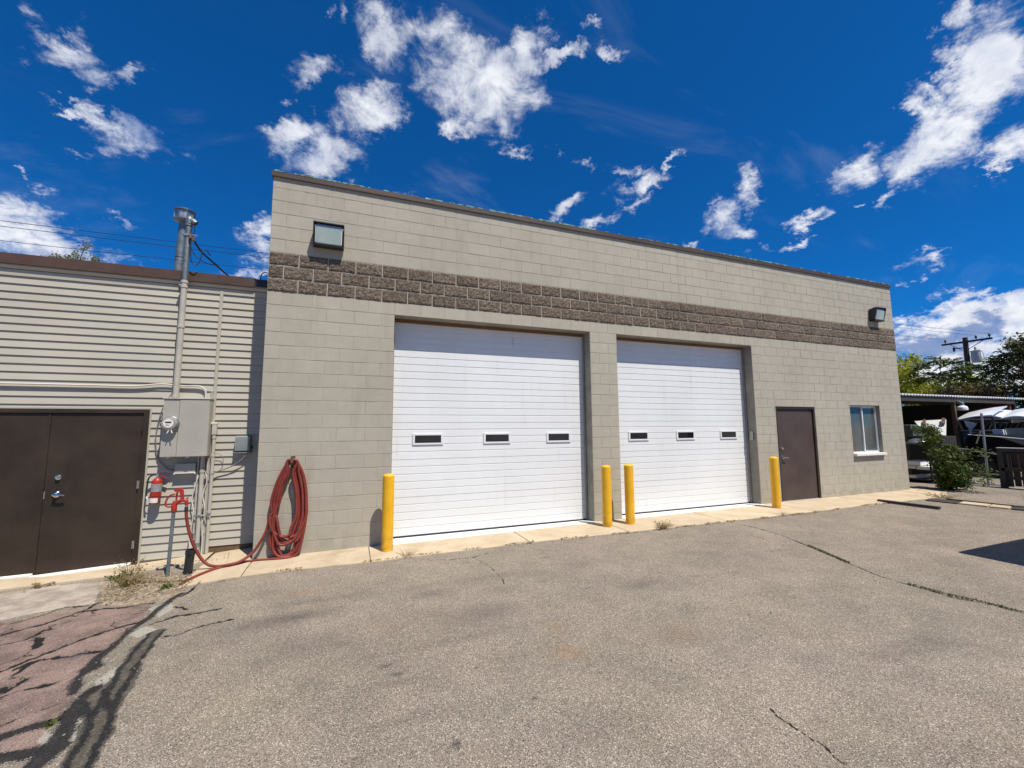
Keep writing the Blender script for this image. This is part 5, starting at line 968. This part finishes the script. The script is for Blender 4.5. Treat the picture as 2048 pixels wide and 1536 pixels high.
# ------------------------------------------------------------------ van parked outside the picture, its shadow falls in at the right
def van():
    x0, x1, y0, y1, z0, z1 = 9.42, 14.4, -6.55, -4.47, .1, 2.0
    t = thing('parked_van', 'white boxy van parked at the right whose shadow falls on the asphalt', 'van', ((x0+x1)/2, (y0+y1)/2, .1))
    mb = MB(); prof = [(x0, .45), (x0, 1.98), (x0+.06, 2.06), (x1-1.5, 2.06), (x1-.75, 1.35), (x1-.1, 1.15), (x1, .95), (x1, .45)]
    mb.prism(prof, y0, y1, 'y'); part('body', mb, 'white_car', t)
    mb = MB(); mb.box(x1-1.9, x1-1.05, y1, y1+.006, 1.25, 1.8); mb.box(x1-1.9, x1-1.05, y0-.006, y0, 1.25, 1.8); part('side_window', mb, 'dark_glass', t)
    mb = MB(); mb.prism([(x1-1.46, 2.03), (x1-.76, 1.38), (x1-.745, 1.392), (x1-1.445, 2.045)], y0+.12, y1-.12, 'y'); part('windscreen', mb, 'dark_glass', t)
    for xx in (x0-.008,):
        for ya, yb in ((y0+.15, (y0+y1)/2-.05), ((y0+y1)/2+.05, y1-.15)):
            mb = MB(); mb.box(xx, xx+.01, ya, yb, 1.3, 1.8); part('rear_window', mb, 'dark_glass', t)
    mb = MB(); mb.cbox(x0-.1, x0, y0+.05, y1-.05, .42, .62, .02); part('bumper', mb, 'black_plastic', t)
    for yy in (y0+.12, y1-.22):
        mb = MB(); mb.box(x0-.006, x0+.01, yy, yy+.1, .75, 1.1); part('tail_light', mb, 'red_paint', t)
    RX = Matrix.Rotation(PI/2, 4, 'X')
    for xx in (x0+1.0, x1-.95):
        for yy in (y0+.12, y1-.12):
            mb = MB(); mb.lathe([(.19, -.11), (.31, -.105), (.345, -.07), (.345, .07), (.31, .105), (.19, .11)], 26, (xx, yy, .445), RX); part('wheel', mb, 'tyre', t, True)
            mb = MB(); mb.lathe([(.19, -.113), (.19, .113)], 20, (xx, yy, .445), RX); part('hubcap', mb, 'galvanized', t, True)
van()

# ------------------------------------------------------------------ utility pole and wires
def pole():
    x, y = 40, 8.35; t = thing('utility_pole', 'dark wooden utility pole with a crossarm and a grey transformer', 'utility pole', (x, y, .1))
    mb = MB(); mb.tube([(x, y, -.2), (x, y, 4.5), (x-.05, y-.05, 7.72)], [.17, .155, .13], 12); part('pole', mb, 'pole_wood', t, True)
    mb = MB(); mb.box(x-.16, x-.05, 7.0, 9.5, 7.36, 7.48, None); part('crossarm', mb, 'pole_wood', t)
    for yy in (9.3, 7.75, 7.12):
        mb = MB(); mb.lathe([(.02, 0), (.02, .08), (.06, .10), (.065, .15), (.04, .20), (.06, .23), (.03, .28), (.001, .29)], 12, (x-.1, yy, 7.48)); part('insulator', mb, 'dark_bronze', t, True)
    for ya, yb in ((9.05, 8.45), (7.4, 8.25)):
        mb = MB(); mb.tube([(x-.15, ya, 7.36), (x-.1, yb, 6.85)], .02, 6); part('brace', mb, 'pole_wood', t)
    mb = MB(); mb.tube([(x-.1, 8.95, 7.05), (x-.1, 8.3, 7.02)], .03, 6); mb.lathe([(.05, 0), (.07, .15), (.05, .3)], 10, (x-.1, 8.9, 6.85)); part('fuse_cutout', mb, 'dark_bronze', t, True)
    mb = MB(); mb.lathe([(.22, 0), (.24, .03), (.24, .72), (.26, .74), (.26, .79), (.1, .82), (.06, .84), (.05, 1.05), (.001, 1.06)], 22, (x-.05, 7.87, 5.95)); part('transformer', mb, 'trafo', t, True)
    mb = MB(); mb.tube(spline([(x-.05, 7.9, 6.95), (x-.05, 7.55, 6.6), (x-.05, 7.55, 5.9), (x-.05, 7.85, 5.6)], 6), .012, 6); part('jumper_wire', mb, 'black_plastic', t, True)
pole()
for yk, zl, lab in ((7.12, 7.11, 'power line highest across the sky, running from the nearest insulator of the pole'), (7.75, 7.20, 'power line second from the top, running from the middle insulator of the pole'), (9.3, 7.33, 'power line lowest of the three, running from the far insulator of the pole')):
    pipe('power_line', [(x_, yk, 7.75+(zl-7.75)*math.sin(PI*.5*min(1, (40-x_)/48.)) if x_ > -8 else zl+(.010*(-8-x_))) for x_ in np.linspace(40, -60, 60)], .008, 'black_plastic', lab, 'power line', 5, 'power lines over the roofs')
pipe('power_line', spline([(39.9, 8.35, 5.35), (34, 11, 5.0), (28, 14, 5.1)], 8), .012, 'black_plastic', 'slack service line leaving the pole to the left below the transformer', 'power line', 5)
pipe('power_line', spline([(40, 8.3, 5.35), (44, 6.5, 5.0), (50, 4, 5.2), (60, 0, 5.8)], 8), .012, 'black_plastic', 'slack service line leaving the pole to the right below the transformer', 'power line', 5)

# ------------------------------------------------------------------ plants
def leaves(name, pos, nrm, size, m, parent=None, aspect=2.2, var=None, droop=0.):
    n = len(pos); r = RNG; pos = np.array(pos, float); nrm = np.array(nrm, float); nrm /= np.linalg.norm(nrm, axis=1)[:, None]+1e-9
    a = np.cross(nrm, r.normal(size=(n, 3))); a /= np.linalg.norm(a, axis=1)[:, None]+1e-9; b = np.cross(nrm, a)
    L = np.array(size)*(r.random(n)*.6+.7); w = L/aspect
    a[:, 2] -= droop; p0 = pos-a*(L*.5)[:, None]; p2 = pos+a*(L*.5)[:, None]; mid = pos+nrm*(L*.08)[:, None]; p1 = mid+b*(w*.5)[:, None]; p3 = mid-b*(w*.5)[:, None]
    V = np.stack([p0, p1, p2, p3], 1).reshape(-1, 3); o0 = np.array(wloc(parent)) if parent is not None else 0
    V = (V-o0).astype(np.float32); Q = np.arange(4*n, dtype=np.int32).reshape(-1, 4)
    F = np.concatenate([Q[:, [0, 1, 2]], Q[:, [0, 2, 3]]]).astype(np.int32)
    me = bpy.data.meshes.new(name); me.vertices.add(len(V)); me.vertices.foreach_set('co', V.ravel()); me.loops.add(F.size); me.loops.foreach_set('vertex_index', F.ravel())
    me.polygons.add(len(F)); me.polygons.foreach_set('loop_start', np.arange(0, F.size, 3, dtype=np.int32)); me.update()
    lv = np.clip((np.zeros(n) if var is None else np.array(var))+r.random(n)*.7, 0, 1)
    me.attributes.new('leafvar', 'FLOAT', 'POINT').data.foreach_set('value', np.repeat(lv, 4).astype(np.float32)); me.materials.append(M[m])
    return obj(name, me, parent)
def clumpy(centres, radii, n, shell=.55):
    P, Nn, V = [], [], []
    tot = sum(r_[0]*r_[1] for r_ in radii)
    for c, r_ in zip(centres, radii):
        k = int(n*r_[0]*r_[1]/tot); d = RNG.normal(size=(k, 3)); d /= np.linalg.norm(d, axis=1)[:, None]; q = shell+(1-shell)*RNG.random(k)**.6
        q *= 1+.25*np.sin(d[:, 0]*5+c[0])*np.cos(d[:, 2]*6+c[1]*2)
        P.append(np.array(c)+d*q[:, None]*np.array(r_)); Nn.append(d+RNG.normal(size=(k, 3))*.7+np.array((0, 0, .3))); V.append(np.full(k, RNG.uniform(-.15, .3)))
    return np.concatenate(P), np.concatenate(Nn), np.concatenate(V)
def tree(name, label, cat, base, height, crown, nclump, crad, nleaf, size, m, trunk_r=.12, aspect=2.2, seed=1, group=None):
    rr = random.Random(seed); t = thing(name, label, cat, base, group); b = Vector(base); cs, rs = [], []; mb = MB()
    c0 = b+Vector((0, 0, height)); mb.tube([b, b+Vector((.05, .04, height*.5)), c0-Vector((0, 0, crown[2]*.2))], [trunk_r, trunk_r*.75, trunk_r*.35], 8)
    for i in range(nclump):
        while True:
            d = Vector((rr.uniform(-1, 1), rr.uniform(-1, 1), rr.uniform(-1, 1)))
            if d.length < 1: break
        c = c0+Vector((d.x*crown[0], d.y*crown[1], d.z*crown[2])); cs.append(tuple(c)); q = crad*rr.uniform(.55, 1.15); rs.append((q, q, q*rr.uniform(.55, .85)))
        s = b+Vector((0, 0, height*rr.uniform(.45, .85))); mid = (s+c)/2+Vector((0, 0, rr.uniform(-.1, .3))); mb.tube([s, mid, c], [trunk_r*.35, trunk_r*.2, trunk_r*.06], 5)
    part('trunk', mb, 'bark', t, True)
    P, Nn, V = clumpy(cs, rs, nleaf); leaves('crown', P, Nn, size, m, t, aspect, V); return t
tree('maple_tree', 'yellow green leafy tree rising beside the wall corner behind the canopy', 'tree', (29, 7.6, .1), 4.6, (2.0, 1.6, 1.1), 26, .62, 5200, .17, 'leaf_yellow', seed=3)
tree('maple_tree', 'low yellow green tree mass directly behind the canopy roof', 'tree', (33, 7.1, .1), 3.5, (3.4, 2.1, .75), 30, .8, 6500, .18, 'leaf_yellow', seed=5)
tree('bronze_tree', 'large dark bronze leafed tree at the right edge behind the canopy', 'tree', (31, 1.75, .1), 4.75, (1.8, 1.35, 1.4), 34, .7, 8000, .18, 'leaf_bronze', seed=8, aspect=2.6)
tree('bronze_tree', 'lower dark brownish tree between the pole and the big bronze tree', 'tree', (32, 5.0, .1), 3.2, (1.6, 2.6, .6), 28, .62, 6500, .17, 'leaf_bronze', seed=9, aspect=2.6)
tree('dark_tree', 'dark green tree hanging over the yard at the right edge under the canopy line', 'tree', (34, 1.6, .1), 2.6, (2.2, 3.2, 1.3), 40, 1.0, 12000, .22, 'leaf_dark', seed=12)
def ailanthus(label, base, tips, seed):
    rr = random.Random(seed); t = thing('ailanthus_tree', label, 'tree', base, 'slender trees with long feathery leaves'); b = Vector(base); P, Nn, V = [], [], []; mb = MB(); z0 = max(q[2] for q in tips)*.55
    mb.tube([b, b+Vector((0, 0, z0))], [.07, .05], 7)
    for tp in tips:
        tp = Vector(tp); mb.tube([b+Vector((0, 0, z0)), (b+Vector((0, 0, z0))+tp)/2+Vector((0, 0, .15)), tp], [.022, .014, .006], 5)
        for k in range(16):
            a = 2*PI*k/11+rr.uniform(-.2, .2); el = rr.uniform(-.5, .95); L = rr.uniform(.40, .70); d = Vector((math.cos(a)*math.cos(el), math.sin(a)*math.cos(el), math.sin(el)))
            pts = [tp+d*L*q+Vector((0, 0, -.28*L*q*q)) for q in np.linspace(0, 1, 8)]; mb.tube(pts, .006, 4)
            sd = d.cross(Vector((0, 0, 1))).normalized()
            for q in range(2, 8):
                for s in (-1, 1): P.append(tuple(pts[q]+sd*s*.085+Vector((0, 0, -.02)))); Nn.append((rr.uniform(-.9, .9), rr.uniform(-.9, .9), .8)); V.append(rr.uniform(-.1, .3))
    part('trunk', mb, 'bark', t, True); leaves('crown', P, Nn, .20, 'leaf_dark', t, 2.6, V)
ailanthus('slender tree with long feathery dark leaves left of the utility pole', (29, 4.9, .1), [(28.6, 5.6, 4.75), (28.7, 4.95, 5.0), (28.9, 4.5, 4.85), (29, 5.2, 4.3), (28.5, 4.5, 4.2), (29.2, 5.9, 4.35), (28.7, 4.1, 4.4)], 3)
ailanthus('slender tree with long feathery dark leaves right of the utility pole foot', (29.5, 3.75, .1), [(29.4, 3.8, 4.55), (29.5, 3.4, 4.35), (29.3, 4.15, 4.1), (29.6, 3.2, 4.75), (29.5, 3.0, 4.1)], 4)
ailanthus('feathery leafed tree top sticking out above the bronze tree at the right edge', (29.6, 2.2, .1), [(29.3, 2.35, 5.35), (29.4, 2.0, 5.5), (29.5, 2.75, 5.0), (29.6, 1.7, 5.45), (29.4, 2.9, 4.7), (29.3, 2.1, 4.9)], 6)
def far_tree():
    rr = random.Random(3); b = Vector((-11.1, 18, .75)); t = thing('bare_tree', 'sparse spring tree top showing over the annex roof at the left', 'tree', tuple(b)); mb = MB(); P, Nn = [], []
    mb.tube([b, b+Vector((0, 0, 7.5))], [.2, .12], 7)
    for k in range(60):
        s = b+Vector((0, 0, rr.uniform(6.5, 8.2))); a = rr.uniform(0, 2*PI); L = rr.uniform(.6, 1.45); e = s+Vector((math.cos(a)*L, math.sin(a)*L*.9, rr.uniform(.6, 1.85)*(1.45-.45*L))); m_ = (s+e)/2+Vector((0, 0, .25)); mb.tube([s, m_, e], [.03, .018, .006], 4)
        for q in range(64):
            u = rr.uniform(.35, 1); c = m_.lerp(e, u); P.append(tuple(c+Vector((rr.gauss(0, .10), rr.gauss(0, .10), rr.gauss(0, .10))))); Nn.append((rr.uniform(-1, 1), rr.uniform(-1, 1), rr.uniform(-.2, 1)))
    part('trunk', mb, 'bark', t, True); leaves('crown', P, Nn, .115, 'leaf_spring', t, 1.8)
far_tree()
# bush growing at the wall corner
def bush():
    t = thing('shrub', 'tangled green bush growing against the pipe fence at the wall corner', 'bush', (16.6, -.35, GZR)); rr = random.Random(14); cs, rs, mb = [], [], MB()
    for k in range(46):
        u = rr.random(); z = .12+1.6*u; c = (16.2+rr.uniform(-.35, .45), float(np.interp(z, [.1, .5, .9, 1.3, 1.75], [-.42, -.52, -.42, -.18, .03]))+rr.uniform(-1, 1)*float(np.interp(z, [.1, .6, 1.75], [.20, .29, .12])), z); cs.append(c); q = rr.uniform(.12, .22); rs.append((q, q, q*.8))
        mb.tube([(16.45, -.3, .1), ((16.45+c[0])/2, (-.3+c[1])/2, z*.6), c], [.014, .009, .003], 4)
    part('stems', mb, 'bark', t, True); P, Nn, V = clumpy(cs, rs, 6800, .3); leaves('foliage', P, Nn, .075, 'leaf_shrub', t, 2.3, V, .3)
    mb = MB(); P, Nn = [], []
    for k in range(26):
        a = rr.uniform(2.4, 5.6); e = Vector((16.3+.5*math.cos(a), -.45+.75*math.sin(a), rr.uniform(.25, 1.3))); s = Vector((16.4, -.3, e.z*.75)); pts = spline([s, (s+e)/2+Vector((0, 0, .12)), e+Vector((0, 0, -.06))], 5); mb.tube(pts, .004, 4)
        for p in pts[3:]:
            for q in range(4): P.append(tuple(p+Vector((rr.gauss(0, .04), rr.gauss(0, .04), rr.gauss(0, .04))))); Nn.append((rr.uniform(-1, 1), rr.uniform(-1, 1), .6))
    part('runners', mb, 'bark', t, True); leaves('runner_leaves', P, Nn, .085, 'leaf_shrub', t, 2.6)
bush()
# unseen trees added behind the viewer to block low sky light
for k, (tx, ty) in enumerate(((-14, -27), (-5, -30), (4, -28), (13, -31), (22, -27), (31, -25))):
    tree('sky_block_tree', 'leafy green tree added unseen behind the viewer to block low sky light', 'tree', (tx, ty, .0), 5.2, (3.6, 2.6, 3.0), 26, 1.6, 2600, .55, 'leaf_shrub', .22, seed=30+k, group='unseen trees added across the lot')
# weeds and litter
def weed(label, x, y, n, h, spread, m, seed, leafy=0):
    rr = random.Random(seed); z = float(G(x)); t = thing('weed', label, 'weed', (x, y, z)); P, Nn = [], []; mb = MB()
    for k in range(n):
        a = rr.uniform(0, 2*PI); r = spread*rr.random()**.7; b = Vector((x+.35*r*math.cos(a), y+.35*r*math.sin(a), z-.01)); e = b+Vector((math.cos(a)*r, math.sin(a)*r, h*rr.uniform(.5, 1.1))); m_ = (b+e)/2+Vector((0, 0, h*.2)); mb.tube([b, m_, e], [.0022, .0017, .0007], 4)
        for q in range(leafy): c = b.lerp(e, rr.uniform(.3, 1.05)); P.append(tuple(c+Vector((rr.gauss(0, .012), rr.gauss(0, .012), rr.gauss(0, .012))))); Nn.append((rr.uniform(-1, 1), rr.uniform(-1, 1), .8))
    mb2 = mb.mesh('stems', m, fix=False); me = mb2; at = me.attributes.new('leafvar', 'FLOAT', 'POINT'); at.data.foreach_set('value', RNG.random(len(me.vertices)).astype(np.float32))
    for v in me.vertices: v.co -= Vector(t.location)
    obj('stems', me, t)
    if P: leaves('weed_leaves', P, Nn, .035, m, t, 1.8)
weed('small green weed sprouting at the concrete edge below the double doors', -1.50, .16, 22, .07, .12, 'grass_green', 1, 4)
weed('dry straw coloured weed clump on the dirt in front of the double doors', -1.27, -.22, 90, .13, .17, 'grass_dry', 2, 1)
weed('scraggly grey weed against the door threshold', -1.45, .28, 30, .20, .2, 'grass_dry', 3, 2)
weed('tiny dry weed at the strip edge left of the green weed', -2.35, .23, 20, .05, .12, 'grass_dry', 4, 2)
weed('small green sprout in the tar beside the loose hose end', -.74, -.62, 18, .035, .08, 'grass_green', 5, 3)
weed('green sprout in the wide tar band low at the left', -.47, -3.22, 10, .015, .035, 'grass_green', 6, 3)
weed('dry grass tuft on the sidewalk edge beside the left bollard', 2.02, -.74, 34, .10, .16, 'grass_dry', 7)
weed('leafy brown weed on the sidewalk edge near the close pair of bollards', 6.3, -.86, 40, .12, .16, 'grass_dry', 8, 3)
weed('dry tuft on the sidewalk edge near the bollard by the personnel door', 9.1, -.96, 26, .09, .2, 'grass_dry', 9)
weed('wispy dry weed on the far edging strip at the right', 14.9, -2.35, 60, .24, .3, 'grass_dry', 10)
weed('low weeds where the sidewalk ends at the wall corner', 14.4, -1.02, 50, .12, .4, 'grass_dry', 11, 2)
def tufts():
    P, Nn, V = [], [], []; rr = random.Random(9)
    pl = CRACKS2[0][0]
    def along(pl, dens, keep, sc):
        for (ax, ay), (bx, by) in zip(pl[:-1], pl[1:]):
            L = math.hypot(bx-ax, by-ay)
            for k in range(int(L*dens)):
                u = rr.random(); x = ax+(bx-ax)*u; y = ay+(by-ay)*u
                if mnoise.noise((x*2.3, y*2.3, 4)) < keep: continue
                P.append((x+rr.gauss(0, .010), y+rr.gauss(0, .010), float(G(x))+rr.uniform(-.008, .012)*sc)); Nn.append((rr.uniform(-1, 1), rr.uniform(-1, 1), rr.uniform(-.3, .5))); V.append(rr.uniform(-.2, .3))
    along(pl[3:], 420, .03, .8); 
    a = leaves('grass_tufts', P, Nn, .022, 'grass_green', None, 2.5, V); a['kind'] = 'stuff'; a['label'] = 'short grass and moss filling the long crack across the lot'
    P.clear(); Nn.clear(); V.clear(); along(CRACKS2[-1][0], 170, .05, 1.5); along([(-1.2, -.2), (-.6, -.5)], 200, -1, 1)
    b = leaves('dry_grass', P, Nn, .03, 'grass_dry', None, 3.2, V); b['kind'] = 'stuff'; b['label'] = 'dry blades and dirt along the sidewalk edge'
    P.clear(); Nn.clear(); V.clear()
    poly = np.array(DIRT); n = 0
    while n < 900:
        x, y = rr.uniform(-1.5, -.4), rr.uniform(-.9, .25)
        if sd_poly(np.array([x]), np.array([y]), DIRT)[0] < -.03: continue
        P.append((x, y, float(G(x))+.004+rr.uniform(0, .010))); Nn.append((rr.uniform(-.5, .5), rr.uniform(-.5, .5), 1)); V.append(rr.uniform(-.3, .3)); n += 1
    for k in range(160):
        x = rr.uniform(-1.25, -1.05)+rr.gauss(0, .06); y = rr.gauss(-.45, .12); P.append((x, y, float(G(x))+rr.uniform(0, .012))); Nn.append((rr.uniform(-.5, .5), rr.uniform(-.5, .5), 1)); V.append(.3)
    for k in range(120):
        x = rr.uniform(-1.5, -.3); y = rr.gauss(.30, .12); P.append((x, y, float(G(x))+.022)); Nn.append((rr.uniform(-.5, .5), rr.uniform(-.5, .5), 1)); V.append(0)
    c = leaves('leaf_litter', P, Nn, .022, 'litter', None, 1.5, V); c['kind'] = 'stuff'; c['label'] = 'dry leaf litter and chips scattered on the dirt by the hydrant'
    mb = MB()
    for k in range(420):
        if k < 260:
            while True:
                x, y = rr.uniform(-1.5, -.4), rr.uniform(-.9, .2)
                if sd_poly(np.array([x]), np.array([y]), DIRT)[0] > 0: break
        elif k < 330: x, y = rr.uniform(-.9, -.05), rr.uniform(-3.4, -1.2)
        else: x, y = rr.uniform(.3, 9), rr.uniform(-4.2, -.9)
        r = rr.uniform(.003, .009)*(1.3 if rr.random() < .08 else 1); z = float(G(x))-.008; o = Vector((x, y, z+r*.3)); v = []
        for d in ((1, 0, 0), (-1, 0, 0), (0, 1, 0), (0, -1, 0), (0, 0, .8), (0, 0, -.8)): v.append(o+Vector(d)*r*rr.uniform(.7, 1.3))
        mb.add(v, [(0, 2, 4), (2, 1, 4), (1, 3, 4), (3, 0, 4), (2, 0, 5), (1, 2, 5), (3, 1, 5), (0, 3, 5)])
    g = obj('gravel', mb.mesh('gravel', 'stone')); g['kind'] = 'stuff'; g['label'] = 'small loose stones on the dirt and the lot'
tufts()
